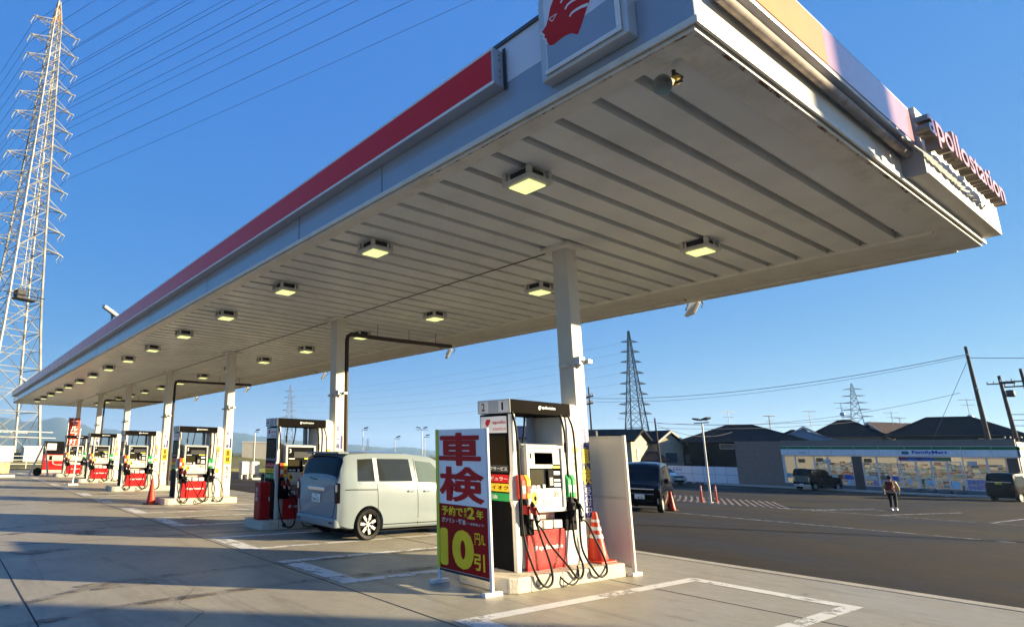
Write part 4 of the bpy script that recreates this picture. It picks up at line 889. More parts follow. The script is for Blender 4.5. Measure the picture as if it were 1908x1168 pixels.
# ================================================================ PERSON
def person(loc, rz):
    t = thing('person', 'person walking away in a yellow jacket, dark red backpack, black trousers and white shoes', 'person', loc, rz)
    def skin(name, pts, edges, mats, parent, lev=2, root=0):
        me = bpy.data.meshes.new(name); me.from_pydata([p[0] for p in pts], edges, []); me.materials.append(mats)
        o = bpy.data.objects.new(name, me); COL.objects.link(o); o.parent = parent
        s = o.modifiers.new('skin','SKIN'); s.use_smooth_shade = True
        for i, p in enumerate(pts): r = p[1]; me.skin_vertices[0].data[i].radius = r if isinstance(r, tuple) else (r, r); me.skin_vertices[0].data[i].use_root = (i == root)
        d = o.modifiers.new('sub','SUBSURF'); d.levels = d.render_levels = lev; return o
    sk = mat('skin', (.42,.25,.17), .6); jk = mat('yellow_jacket', (.62,.46,.14), .8, var=.15, bump=.3); tr = mat('black_trousers', (.015,.015,.018), .8); hr = mat('dark_hair_cap', (.03,.028,.025), .8)
    # body, x forward, z up, 1.60 m
    P = [((0,0,.88),(.13,.10)),((0,0,1.05),(.13,.09)),((-.01,0,1.25),(.15,.10)),((0,0,1.36),.07),((.01,0,1.42),.048),((.02,0,1.47),.07),((.03,0,1.54),.082),((.03,0,1.60),.05),
         ((-.01,.17,1.31),.052),((-.06,.27,1.07),.042),((.06,.28,.86),.030),((-.01,-.17,1.31),.052),((-.03,-.27,1.07),.042),((.10,-.26,.88),.030),
         ((.0,.09,.80),.085),((.10,.09,.46),.055),((.02,.10,.09),.036),((.10,.10,.04),.035),((0,-.09,.80),.085),((-.04,-.10,.46),.055),((-.16,-.10,.12),.036),((-.08,-.10,.05),.035)]
    E = [(0,1),(1,2),(2,3),(3,4),(4,5),(5,6),(6,7),(2,8),(8,9),(9,10),(2,11),(11,12),(12,13),(0,14),(14,15),(15,16),(16,17),(0,18),(18,19),(19,20),(20,21)]
    for hx, hy, s in ((.06,.28,1),(.10,-.26,-1)):                    # palms and five fingers
        b0 = 10 if s > 0 else 13; hz = P[b0][0][2]; k = len(P); P.append(((hx+.015,hy,hz-.06),(.022,.030))); E.append((b0,k))
        for f in range(4):
            j = len(P); P.append(((hx+.03+.0*f,hy,hz-.10),.008)) if False else None
            P.append(((hx-.005+f*.018,hy,hz-.10),.009)); P.append(((hx+.0+f*.018,hy-.01*s,hz-.135-.008*(f in (1,2))),.008)); E.append((k,j)); E.append((j,j+1))
        j = len(P); P.append(((hx+.05,hy-.01*s,hz-.05),.010)); P.append(((hx+.06,hy-.02*s,hz-.085),.008)); E.append((k,j)); E.append((j,j+1))
    skin('body', P, E, sk, t, 1)
    J = [((0,0,.86),(.155,.125)),((0,0,1.05),(.155,.115)),((-.01,0,1.25),(.175,.12)),((0,0,1.37),.075),((-.01,.18,1.31),.07),((-.06,.28,1.07),.058),((.05,.285,.90),.045),((-.01,-.18,1.31),.07),((-.03,-.28,1.07),.058),((.09,-.265,.91),.045)]
    skin('jacket', J, [(0,1),(1,2),(2,3),(2,4),(4,5),(5,6),(2,7),(7,8),(8,9)], jk, t, 2)
    T = [((0,0,.90),(.14,.12)),((0,.09,.80),.105),((.10,.09,.46),.073),((.02,.10,.13),.06),((0,-.09,.80),.105),((-.04,-.10,.46),.073),((-.15,-.10,.16),.06)]
    skin('trousers', T, [(0,1),(1,2),(2,3),(0,4),(4,5),(5,6)], tr, t, 2)
    b = MB()
    for x, y, z in ((.02,.10,0),(-.16,-.10,.03)): b.prism([(-.07,0),(.18,0),(.20,.03),(.16,.06),(.05,.09),(-.06,.10)], lambda a,c,d:(x+a,y-.045+d,z+c), .09)
    b.build('shoe', mat('white_shoe',(.75,.75,.74),.6), t, bevel=.015)
    b = MB(); b.lathe([(0,.115),(.05,.105),(.082,.06),(.092,.0),(.09,-.03)], 20, Matrix.Translation((.02,0,1.53))); b.prism([(.08,-.06),(.17,-.04),(.17,.04),(.08,.06)], lambda a,c,d:(a+.02,c,1.535+d), .012); b.build('cap', hr, t, smooth=60)
    b = MB(); b.lathe([(0,-.06),(.07,-.05),(.09,-.02),(.091,.0)], 16, Matrix.Translation((-.0,0,1.53))); b.build('hair', hr, t, smooth=60)
    b = MB(); b.box(-.30,-.13,-.15,.15,.95,1.36); bp = b.build('backpack', mat('backpack_maroon',(.14,.025,.02),.7,bump=.3), t, bevel=.05, seg=3)
    b = MB(); b.box(-.345,-.295,-.11,.11,.98,1.17); b.build('pocket', mat('backpack_pocket',(.22,.04,.025),.7), bp, bevel=.02)
    b = MB()
    for s in (-1,1): b.tube([(-.15,s*.10,1.34),(-.02,s*.12,1.41),(.10,s*.11,1.33),(.13,s*.11,1.15),(.02,s*.15,1.0),(-.14,s*.13,.98)], .02, 6)
    b.build('strap', mat('backpack_maroon',(.14,.025,.02),.7), bp, smooth=60)
    # face
    b = MB()
    for s in (-1,1): b.lathe([(0,.01),(.011,.006),(.013,0),(.011,-.006),(0,-.01)], 8, Matrix.Translation((.105,s*.03,1.515)))
    b.build('eye', wpan, t); b = MB(); b.prism([(.105,1.515),(.132,1.478),(.105,1.472)], lambda a,c,d:(a,d-.012,c), .024); b.build('nose', sk, t, bevel=.005)
    b = MB(); b.box(.098,.113,-.024,.024,1.452,1.46); b.build('mouth', mat('lip',(.3,.1,.08),.6), t)
    b = MB(); 
    for s in (-1,1): b.box(.0,.045,s*.085-.008,s*.085+.008,1.48,1.53)
    b.build('ear', sk, t, bevel=.006)
person((39.2, 10.55, -.55), math.atan2(.1, 1))

# ================================================================ SHOP
SX = 62.5
t = thing('convenience_store', 'low convenience store with a green and pale blue fascia and lit glass front', 'shop', (SX, 18.6, -.55), 0)
def cs(nm, b, m_, par=None, **k):
    b.v = [(x-SX, y-18.6, z+.55) for x, y, z in b.v]; return b.build(nm, m_, par or t, **k)
tile = mat('grey_wall_tile', (.23,.165,.135), .6, var=.12, scale=4, bump=.2); dkc = mat('dark_pier', (.10,.075,.065), .5)
b = MB(); b.box(SX, SX+.3, 23.9, 27.6, -.55, 3.42); b.box(SX+.3, SX+14, 27.3, 27.6, -.55, 3.42); b.box(SX+13.7, SX+14, 9.7, 27.3, -.55, 3.42); cs('wall', b, tile)
b = MB(); b.box(SX+.3, SX+14, 9.7, 9.95, -.55, 3.3); cs('side_wall', b, cream)
b = MB(); b.box(SX+.05, SX+.3, 9.75, 23.9, 2.95, 3.48); b.box(SX+.3, SX+13.7, 9.95, 27.3, 3.2, 3.3); cs('roof_parapet', b, mat('parapet_grey', (.19,.165,.14), .5))
b = MB(); b.box(SX-.16, SX+.05, 9.6, 23.85, 2.28, 2.74); b.box(SX-.16, SX+6, 9.55, 9.7, 2.28, 2.74); fa = cs('fascia_sign', b, mat('fascia_pale_blue', (.80,.80,.80), .4), bevel=.01)
b = MB(); b.box(SX-.17, SX+.05, 9.59, 23.85, 2.745, 2.95); b.box(SX-.17, SX+6, 9.54, 9.69, 2.745, 2.95); cs('green_band', b, mat('shop_green', (.01,.16,.05), .5), fa)
b = MB(); b.box(SX-.18, SX+.05, 9.58, 23.85, 2.20, 2.275); b.box(SX-.175,SX+.05,9.58,23.85,2.951,2.99); cs('fascia_edge', b, lgrey, fa)
b = MB()
for k in range(9): y = 10.9+k*1.55; b.box(SX-.175, SX-.162, y, y+.025, 2.28, 2.94)
cs('fascia_joint', b, lgrey, fa)
fb = mat('shop_blue', (.01,.06,.50), .4); 
def ctxt(s, y, z, w, h, m_, par, x=SX-.165, bold=.02): return txt(s, (x-SX, y-18.6, z+.55), '-X', w, h, m_, par, bold=bold, depth=.01)
ctxt('FamilyMart', 15.15, 2.38, 1.95, .28, fb, fa, bold=.03)
b = MB(); b.box(SX-.175,SX-.165, 15.36, 15.76, 2.47,2.60); cs('logo_bar', b, mat('shop_logo_green',(.0,.22,.12),.4), fa); b = MB(); b.box(SX-.175,SX-.165,15.36,15.76,2.38,2.465); cs('logo_bar', b, fb, fa)
ctxt('FamilyMart', 22.55, 2.40, .55, .09, dgrey, fa)
# glass front
sg = bpy.data.materials.new('shop_glass'); sg.use_nodes = True; g_ = sg.node_tree.nodes['Principled BSDF']; g_.inputs['Base Color'].default_value = (.01,.02,.025,1); g_.inputs['Roughness'].default_value = .03; g_.inputs['Alpha'].default_value = .16
MATS['shop_glass'] = sg
alu = mat('aluminium_frame', (.62,.62,.62), .4, .1)
rn = random.Random(11)
shelf_cols = [mat('goods_%d' % k, c, .5, var=.3, scale=9, emit=c, es=.05) for k, c in enumerate([(.45,.42,.36),(.28,.12,.08),(.38,.32,.20),(.25,.38,.42),(.5,.49,.46),(.18,.30,.32),(.36,.30,.27),(.09,.11,.18),(.32,.37,.40)])]  # goods glow faintly, standing in for the light inside the shop
bays = [(23.75,22.9),(22.9,21.55),(21.55,20.6),(20.6,18.95),(18.35,17.4),(17.4,16.1)]
doors = [(16.0,15.1),(15.1,14.24),(14.24,13.4),(13.4,12.62)]
right = [(12.55,11.3),(11.3,10.35)]
def window(y1, y0, z0, z1, nm='window'):
    b = MB(); 
    for (a, c, d, e) in ((y0,y0+.05,z0,z1),(y1-.05,y1,z0,z1),(y0+.05,y1-.05,z0,z0+.06),(y0+.05,y1-.05,z1-.05,z1)): b.box(SX+.0, SX+.08, a, c, d, e)
    f = cs(nm, b, alu); b = MB(); b.sheet([(SX+.04,y0+.05,z0+.06),(SX+.04,y1-.05,z0+.06),(SX+.04,y1-.05,z1-.05),(SX+.04,y0+.05,z1-.05)]); cs('pane', b, sg, f, fix=False)
    return f
def poster(par, y, z, w, h, m_, s=None, sc=None):
    b = MB(); b.box(SX+.015, SX+.03, y-w, y, z, z+h); q = cs('poster', b, m_, par)
    if s: txt(s, (.013, y-18.6-.06, z+.55+h*.25), '-X', w*.8, h*.4, sc or wpan, q, bold=.02)
pcols = [mat('poster_teal',(.12,.36,.42),.5,var=.3), mat('poster_lightblue',(.42,.60,.70),.5,var=.3), poster_w, mat('poster_lilac',(.30,.28,.48),.5,var=.4,scale=12), mat('poster_brown',(.22,.13,.06),.5,var=.4), mat('poster_blue',(.06,.14,.50),.5,var=.3)]
for k, (a, c) in enumerate(bays+right):
    f = window(a, c, -.12, 2.18); y = a-.06; wid = (a-c)-.12
    z = -.05
    for r_ in range(2):
        hh = rn.uniform(.28,.42); yy = y
        while yy > c+.2:
            w_ = min(rn.uniform(.3,.8), yy-c-.07); m_ = pcols[[0,1,5,3,4,2][(k+r_+int(yy*3)) % 6]] if k != 6 else pcols[3]
            if rn.random() < .85: poster(f, yy, z, w_-.03, hh, m_)
            yy -= w_
        z += hh+.04
for k, (a, c) in enumerate(doors):
    f = window(a, c, -.42, 1.88, 'door')
    if k == 0: poster(f, a-.2, .15, .3, .45, poster_w)
    if k == 1: 
        poster(f, a-.42, .10, .38, .42, pcols[1]); q = txt('Mart', (.0, 0, 0), '-X', .55, .16, wpan, f, bold=.03)
        me = q.data; 
        for v in me.vertices: x, y, z = v.co; v.co = (.012, (a-18.6)-.16-z, .55+.55+y-.0)
    if k == 3: poster(f, a-.1, -.05, .45, .55, pcols[1]); poster(f, a-.62, -.3, .16, .5, pcols[4])
b = MB(); b.box(SX-.02,SX+.02,12.62,16.0,-.47,-.42); cs('door_sill', b, wpan)
hb = MB(); hb.box(SX-.03,SX-.005,14.0,15.6,1.9,2.19); q = cs('hanging_banner', hb, mat('banner_violet_blue',(.06,.14,.42),.5,var=.4,scale=2)); hb = MB(); hb.box(SX-.028,SX-.006,13.1,14.0,1.9,2.19); cs('hanging_banner', hb, mat('banner_green',(.16,.26,.14),.5)); hb = MB(); hb.box(SX-.029,SX-.006,15.6,16.05,1.9,2.19); cs('hanging_banner', hb, mat('banner_plum',(.22,.07,.18),.5))
for a_, c_ in ((18.37,18.93),(9.75,10.3)): b = MB(); b.box(SX-.12,SX+.25,a_,c_,-.5,2.19); cs('pier', b, dkc)
b = MB(); b.box(SX,SX+.2,9.75,23.9,-.5,-.13); cs('plinth', b, mat('plinth_grey',(.13,.15,.17),.6))
b = MB(); b.box(SX+.02,SX+.3,23.75,23.9,-.5,2.3); cs('corner_post', b, alu)
# interior
b = MB(); b.box(SX+.3,SX+13.6,10,27.2,-.52,-.5); cs('shop_floor', b, lgrey); b = MB(); b.box(SX+.3,SX+13.6,10,27.2,2.6,2.65); cs('shop_ceiling', b, wpan)
b = MB(); b.box(SX+6.5,SX+6.6,10,27.2,-.5,2.6); cs('back_wall', b, mat('glowing_back_wall',(.45,.38,.27),.6,emit=(.9,.76,.52),es=.09))  # wall given a glow of its own to look lit
b = MB()
for y in (11.5,14,16.5,19,21.5,23): b.box(SX+.9,SX+1.05,y-.9,y+.9,2.46,2.5); b.box(SX+3.2,SX+3.4,y-.9,y+.9,2.5,2.55)
cs('strip_light', b, mat('shop_tube',(.9,.9,.85),.5,emit=(1,.93,.8),es=1.7))
goods = {}
for row, (xx, zt) in enumerate(((1.3,.55),(3.2,1.0),(5.8,1.6))):
    y = 10.3
    while y < 23.4:
        w_ = rn.uniform(.15,.5); z = -.5
        while z < zt:
            h_ = rn.uniform(.10,.24); k = rn.randrange(len(shelf_cols))
            if rn.random() < (.45 if row == 0 else .82): o_ = rn.uniform(0,.1); goods.setdefault((row,k), MB()).box(SX+xx+o_,SX+xx+.4,y,y+w_-.03,z+.03,z+h_)
            z += h_
        y += w_ if row else w_*1.6
b = MB()
for (xx, zt) in ((1.3,.6),(3.2,1.05),(5.8,1.65)):
    for z in [-.45+.35*q for q in range(7) if -.45+.35*q < zt]: b.box(SX+xx-.02, SX+xx+.45, 10.3, 23.4, z, z+.025)
cs('shelf_board', b, wpan)
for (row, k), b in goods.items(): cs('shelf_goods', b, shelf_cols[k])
for k, yy in enumerate((22.7, 21.4, 20.9, 18.2, 12.3)): poster(t, yy, 1.62+.1*(k % 2), .5, .3, pcols[(4,4,2,4,2)[k]])

# ================================================================ HOUSES
roof_k = mat('dark_roof_tile', (.008,.008,.012), .7, spec=.08, var=.25, scale=2, bump=.5, bscale=12); roof_b = mat('brown_roof_tile', (.055,.03,.025), .6, var=.25, scale=2, bump=.5, bscale=12); roof_g = mat('grey_roof_tile', (.17,.165,.16), .6, var=.2, bump=.5, bscale=12)
w_cr = mat('cream_render', (.40,.34,.25), .8, var=.08, bump=.2); w_gr = mat('grey_siding', (.26,.25,.23), .8, var=.08); w_dk = mat('dark_siding', (.010,.009,.011), .7, var=.15); w_br = mat('tan_siding', (.28,.20,.14), .8, var=.1); w_wh = mat('white_render', (.55,.52,.46), .8, var=.06)
curt = mat('window_curtain', (.35,.36,.36), .5, var=.1); wing = mat('house_glass', (.06,.07,.09), .08)
def house(label, x, y, rz, w, d, h, rh, kind, wall, roof, eave=.5, wins=(), cut=.25, z0=-.75, base=None):
    """w along local x, d along local y; gable ridge along local x; the -y side faces the viewer"""
    t = thing('house', label, 'house', (x, y, z0), rz)
    b = MB(); b.box(-w/2,w/2,-d/2,d/2,0,h)
    if kind == 'gable': b.prism([(-d/2,h),(d/2,h),(0,h+rh*(d/2)/(d/2+eave))], lambda a,c,e:(-w/2+e,a,c), w)
    b.build('wall', wall, t)
    b = MB(); W, D_ = w/2+eave, d/2+eave; th = .16; hb = h-.05
    if kind == 'gable':
        P = [(-D_,hb),(0,hb+rh),(D_,hb),(D_,hb+th),(0,hb+rh+th*1.2),(-D_,hb+th)]; b.prism(P, lambda a,c,e:(-W+e,a,c), 2*W)
    else:
        rl = max(W-D_*.95, .15) if W > D_ else .15
        ry = max(D_-W*.95, 0) if D_ > W else 0
        vs = [(-W,-D_,hb),(W,-D_,hb),(W,D_,hb),(-W,D_,hb),(-W,-D_,hb+.14),(W,-D_,hb+.14),(W,D_,hb+.14),(-W,D_,hb+.14),(-rl,-ry,hb+rh),(rl,-ry,hb+rh),(rl,ry,hb+rh),(-rl,ry,hb+rh)]
        b.add(vs, [(0,1,2,3),(0,1,5,4),(1,2,6,5),(2,3,7,6),(3,0,4,7),(4,5,9,8),(5,6,10,9),(6,7,11,10),(7,4,8,11),(8,9,10,11)])
    r_ = b.build('roof', roof, t)
    b = MB()
    if kind == 'gable':
        b.prism([(-D_-.02,hb-.06),(0,hb+rh-.05),(0,hb+rh+th*1.25),(-D_-.02,hb+th+.01)], lambda a,c,e:(-W-.03+e,a,c), .028); b.prism([(D_+.02,hb-.06),(0,hb+rh-.05),(0,hb+rh+th*1.25),(D_+.02,hb+th+.01)], lambda a,c,e:(-W-.03+e,a,c), .028)
        b.build('barge_board', w_wh, r_)
    else:
        for (p, q) in (((-W,-D_),(W,-D_)),((W,-D_),(W,D_)),((-W,D_),(-W,-D_))): b.beam((*p,hb+.05),(*q,hb+.05),.1)
        b.build('gutter', dgrey, r_)
        b = MB(); 
        for (p, q) in (((-W,-D_,hb+.16),(-rl,-ry,hb+rh+.02)),((W,-D_,hb+.16),(rl,-ry,hb+rh+.02)),((-rl,-ry,hb+rh+.02),(rl,-ry,hb+rh+.02))): b.beam(p,q,.14)
        b.build('ridge_tile', roof, r_)
    for (side, u, z, ww, hh) in wins:
        b = MB(); g = MB()
        if side == 'f': b.box(u-ww/2,u+ww/2,-d/2-.06,-d/2-.001,z,z+hh); g.box(u-ww/2+.06,u+ww/2-.06,-d/2-.07,-d/2-.061,z+.06,z+hh-.06)
        elif side == 'r': b.box(w/2+.001,w/2+.06,u-ww/2,u+ww/2,z,z+hh); g.box(w/2+.061,w/2+.07,u-ww/2+.06,u+ww/2-.06,z+.06,z+hh-.06)
        else: b.box(-w/2-.06,-w/2-.001,u-ww/2,u+ww/2,z,z+hh); g.box(-w/2-.07,-w/2-.061,u-ww/2+.06,u+ww/2-.06,z+.06,z+hh-.06)
        f = b.build('window', w_wh, t); g.build('pane', curt if random.random() < .45 else wing, f)
    return t
V = lambda az: R(-az)   # turn so that the local -y side looks back along azimuth az
t = house('pale house with a deep blue grey roof seen through the nearest pump', 60.7, 51, V(50), 9, 6, 4.6, 1.5, 'hip', w_wh, mat('blue_roof', (.03,.045,.09), .5, var=.2), wins=[('f',-2.5,2.6,1.2,1.0),('f',.3,2.6,1.6,1.0),('f',3,2.6,1,1)])
house('house with a long black roof and cream walls rising behind the screen panel', 61.8, 40.2, R(-75.5), 6.8, 6, 4.15, 1.25, 'gable', w_cr, roof_k, .5, [('f',2.3,2.3,.9,1.2),('f',0,2.3,1.4,1.1),('r',-1,2.2,1.0,1.3)])
house('narrow cream gabled house with a dark balcony window left of the tilted wooden pole', 68.6, 38.9, R(72.5), 5, 3.4, 4.1, 1.35, 'gable', w_cr, roof_k, .35, [('l',0,2.0,1.7,1.2),('l',.0,3.9,.2,.5),('l',0,.2,1.6,1.4)])
house('low tan house with a brown porch roof below the cream gabled house', 63.9, 38.2, V(58)+R(30), 4.4, 3.0, 2.2, .9, 'gable', w_br, roof_b, .35, [('f',0,.9,1.2,.9)])
house('small olive walled house with a balcony at the left end of the big dark house', 72.5, 38.8, V(62), 4.8, 4, 3.9, 1.0, 'hip', mat('olive_wall',(.16,.155,.12),.8), roof_k, .4, [('f',-1.3,2.0,1.2,1.2),('f',.3,2.0,.9,1.1),('f',1.6,2.0,.7,1.0)])
house('broad black house with a wide hipped roof behind the white hoarding and grey shop wall', 74.6, 32.2, V(66), 9.8, 8, 4.35, 1.95, 'hip', w_dk, roof_k, .7, [('f',-1.4,3.6,1.3,.55),('f',3.9,3.4,1.6,.8),('f',1.0,1.2,1.4,.3)])
house('grey roofed wing sloping down to the right of the broad black house', 79.5, 28.2, V(70), 6.0, 6, 4.2, 1.6, 'hip', w_cr, roof_g, .5, [('f',1,3.4,1.1,.6),('f',2.3,3.4,.8,.6)])
house('small black hipped roof between the broad black house and the pale gabled house', 90.0, 32.8, V(70), 4.0, 4, 4.9, 1.4, 'hip', w_dk, roof_k, .4)
house('pale grey gabled house with dark eaves directly behind the left part of the shop', 89.5, 31.2, V(71)+R(85), 5, 3.9, 4.9, 1.55, 'gable', w_gr, roof_k, .4, [('l',-.2,3.6,1.9,.7)])
house('pyramid roofed black tile house behind the middle of the shop, an aerial on its peak', 95.8, 29.2, V(73), 6.4, 5.6, 5.55, 2.1, 'hip', w_gr, roof_k, .5, [('f',-.5,4.4,1.2,.4),('f',2.6,4.3,1.0,.7)])
house('brown roofed gabled house standing between two dark hipped roofs', 101.5, 26.4, V(75)+R(50), 5.5, 4.6, 5.2, 2.2, 'gable', w_gr, roof_b, .45, [('f',1.2,4.0,1.6,.8)])
house('wide black hipped house behind the blue shop lettering', 95.5, 19.6, V(78), 9.2, 6, 5.5, 2.15, 'hip', w_dk, roof_k, .7, [('f',-1.2,4.5,1.6,.5),('f',2.9,4.4,1.9,.8)])
house('grey roofed low house at the right end of the shop roof by the utility poles', 97.5, 14.9, V(81), 5.2, 5, 4.7, 1.1, 'hip', w_gr, roof_g, .5, [('f',.4,3.7,1.0,.6)])
house('cream house at the far right edge behind the shop', 100, 11.2, V(83), 6, 6, 5.4, 1.2, 'hip', w_cr, roof_k, .5, [('f',0,4,1,.8)])
# television aerials
def aerial(label, x, y, z, h, dish=False, rz=0):
    t = thing('tv_aerial', label, 'aerial', (x, y, z), rz, 'television aerials on the house roofs')
    b = MB(); b.cyl((0,0,0),(0,0,h),.03,n=6); b.build('mast', galv, t)
    b = MB(); b.cyl((0,-.75,h-.1),(0,.75,h-.1),.022,n=5)
    for k in range(8): b.cyl((-.28+.0*k,-.68+k*.19,h-.1),(.28,-.68+k*.19,h-.1),.016,n=5)
    b.cyl((0,-.55,h-.7),(0,.55,h-.7),.022,n=5); b.build('yagi_element', galv, t)
    if dish:
        b = MB(); b.lathe([(0,.05),(.18,.02),(.27,-.04),(.27,-.05),(.17,.0),(0,.03)], 18, Matrix.Translation((-.12,0,h*.33)) @ Matrix.Rotation(R(-70),4,'Y')); b.build('dish', lgrey, t, smooth=60)
aerial('aerial with a round dish on the peak of the pyramid roofed house', 94.9, 29.0, 6.9, 2.2, True, R(20))
aerial('tilted looking aerial above the pale gabled house', 90.3, 30.9, 5.9, 2.0, False, R(60))
aerial('slim aerial left of the pale gabled house behind the shop', 88.5, 34.6, 5.0, 2.4, False, R(-20))
aerial('aerial beside the brown roofed house', 101.5, 26.0, 6.2, 1.9, False, R(10)); aerial('low aerial right of the brown roofed house', 98.0, 24.4, 5.0, 2.2, False, R(70))
aerial('aerial standing right of the wide black hipped house', 97.5, 18.2, 6.0, 3.0, True, R(30)); aerial('tall thin aerial over the middle of the broad black house', 75.5, 33.6, 5.2, 2.0, False, R(0)); aerial('aerial at the right end of the broad black house ridge', 77.6, 30.4, 5.1, 1.6, False, R(80))
# shrub beside the dark house
def leafy(label, x, y, z, rx, rz_, h, n, col, cat='shrub', name='shrub'):
    t = thing(name, label, cat, (x,y,z)); rn = random.Random(int(x*7+y)); b = MB()
    for k in range(6): a = rn.uniform(0,6.28); b.tube([(0,0,0),(math.cos(a)*rx*.2,math.sin(a)*rx*.2,h*.45),(math.cos(a)*rx*.6,math.sin(a)*rx*.6,h*.8)], [.06,.04,.01], 5)
    b.build('trunk', darksteel, t); b = MB()
    cl_ = [(rn.uniform(-.7,.7)*rx, rn.uniform(-.7,.7)*rx, h*rn.uniform(.3,.95), rn.uniform(.25,.5)*rx) for _ in range(16)]
    for k in range(n):
        c = rn.choice(cl_); d = Vector((rn.gauss(0,1),rn.gauss(0,1),rn.gauss(0,1))).normalized()*c[3]*rn.uniform(.5,1.1); p = Vector(c[:3])+d; s = rn.uniform(.05,.13)
        q = Vector((rn.uniform(-1,1),rn.uniform(-1,1),rn.uniform(-1,1))).normalized(); u = q.orthogonal().normalized()*s; w = q.cross(u)*.6
        b.sheet([p-u, p+w, p+u, p-w])
    b.build('foliage', mat('foliage_'+str(int(col[1]*1000)), col, .7, var=.5, scale=2), t, fix=False)
leafy('dark shrub in front of the olive walled house above the hoarding', 70.2, 33.9, -.6, 1.0, 0, 3.2, 1800, (.03,.04,.018))
# white hoarding
t = thing('hoarding', 'row of white construction hoarding panels with small pictograms left of the grey shop wall', 'fence', (64, 28.2, -.55))
hp_ = mat('hoarding_panel', (.72,.77,.84), .4, var=.03)
for k in range(8):
    b = MB(); y = 0+k*1.06
    for j in range(1): b.box(-.02,.02,y+.01,y+1.05,.08,1.62)
    p_ = b.build('panel', hp_, t, bevel=.004)
    if k == 5:
        txt('この先工事中', (-.02,y+.95,1.38), '-X', .8, .09, fb, p_, depth=.003, bold=.02)
        for q in range(3):
            m_ = MB(); c0 = y+.85-q*.30; m_.prism([(c0-.08+.08*math.cos(a/10*6.283), 1.22+.08*math.sin(a/10*6.283)) for a in range(10)] if q != 1 else [(c0-.16,1.15),(c0,1.15),(c0,1.29),(c0-.16,1.29)], lambda a,c,d:(-.022-d,a,c), .004); m_.build('pictogram', fb, p_)
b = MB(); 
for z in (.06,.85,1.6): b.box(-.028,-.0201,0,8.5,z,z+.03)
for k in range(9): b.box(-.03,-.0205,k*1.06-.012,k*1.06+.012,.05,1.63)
b.build('rail', mat('hoarding_dark_rail',(.16,.2,.3),.4), t)  # rails in a darker blue grey than the panels
b = MB()
for k in (1.5,4,6.8): b.lathe([(.12,0),(.12,.1),(.05,.16),(0,.17)], 12, Matrix.Translation((-.45,k,0)))
b.build('ballast', white, t)

# ================================================================ LAMP POSTS, POLES
def lamp_post(label, x, y, z, h, rz=0, double=True, r=.06, grp='lamp posts', tilt=0):
    t = thing('lamp_post', label, 'lamp post', (x,y,z), rz, grp)
    b = MB(); b.tube([(0,0,0),(0,tilt*.5,h*.5),(0,tilt,h)], [r,r*.8,r*.65], 10); b.cyl((0,0,0),(0,0,.04),r*2.2); b.build('pole', lgrey, t, smooth=50)
    b = MB(); b.box(-.04,.04,tilt-.55,tilt+.55 if double else tilt+.05,h-.06,h); b.build('cross_arm', lgrey, t)
    for s in ((-1,1) if double else (-1,)):
        b = MB(); b.box(-.15,.15,tilt+s*.35-.2,tilt+s*.35+.2,.0,.09, Matrix.Translation((0,0,h+.05))@Matrix.Rotation(R(12*s),4,'X')); b.build('lamp_head', dgrey, t, bevel=.02)
    return t
lamp_post('grey twin headed lamp post in the car park between two orange bollards', 34.25, 16.6, -.5, 4.15, R(-25))
lamp_post('single headed lamp post rising above the roof of the pale minivan on the left', 34.9, 48.8, -.9, 4.9, R(40), False, .05); lamp_post('short lamp post above the middle of the pale minivan', 37.4, 46.9, -.9, 4.1, R(40), False, .04)
lamp_post('twin headed lamp post just left of the inspection sign', 39.4, 45.2, -.9, 5.0, R(40), True, .055); lamp_post('smaller lamp post behind the twin headed one by the inspection sign', 42, 47.8, -.9, 4.4, R(40), False, .04)
lamp_post('white lamp post in front of the beige block wall left of the second pump', 25.9, 54.3, -.6, 4.2, R(30), False, .06)
pole_c = mat('utility_pole', (.07,.055,.045), .8, var=.2)
def upole(label, x, y, z, h, lean=(0,0), arms=(), gear=(), r=.15, rz=0):
    t = thing('utility_pole', label, 'utility pole', (x,y,z), rz, 'utility poles'); T = lambda k: (lean[0]*k, lean[1]*k, h*k)
    b = MB(); b.tube([T(0), T(.5), T(1)], [r, r*.8, r*.55], 12); b.build('pole', pole_c, t, smooth=50)
    for (k, w) in arms:
        c = T(k); b = MB(); b.box(c[0]-.05,c[0]+.05,c[1]-w,c[1]+w,c[2]-.05,c[2]+.05)
        a_ = b.build('cross_arm', darksteel, t); b = MB()
        for q in (-1,-.5,.5,1): b.lathe([(.03,0),(.06,.05),(.04,.1),(.06,.15),(0,.2)], 8, Matrix.Translation((c[0],c[1]+q*w*.95,c[2]+.05)))
        b.build('insulator', lgrey, a_)
    for (k, s) in gear:
        c = T(k); b = MB(); b.lathe([(.0,-s),(.26,-s),(.28,-s*.8),(.28,s*.8),(.22,s),(0,s*1.05)], 14, Matrix.Translation((c[0],c[1]-.42,c[2]))); b.build('transformer', dgrey, t, smooth=50)
    return t
upole('thin dark pole with a transformer right of the nearest column', 43.0, 29.2, -.6, 7.8, (0,0), ((.90,.75),(.83,.6)), ((.52,.32),), .09, R(-35))
upole('short wooden pole between the cream gabled house and the hoarding', 52.45, 29.15, -.6, 5.8, (.1,.25), (), (), .11)
upole('tallest leaning pole with a narrow tip behind the right part of the shop', 84.3, 14.7, -.6, 13.8, (-.3,.45), ((.68,1.3),(.93,.2)), (), .22, R(-75)+R(90)*0)
upole('leaning pole with a street lamp and transformer near the right edge', 80.9, 12.3, -.6, 10.3, (-.2,.35), ((.93,.9),(.45,.7)), ((.84,.3),), .2)
upole('pole with several cross arms cut by the right edge of the picture', 69.3, 9.35, -.6, 9.6, (0,.3), ((.90,1.3),(.86,1.1)), ((.6,.35),), .16)

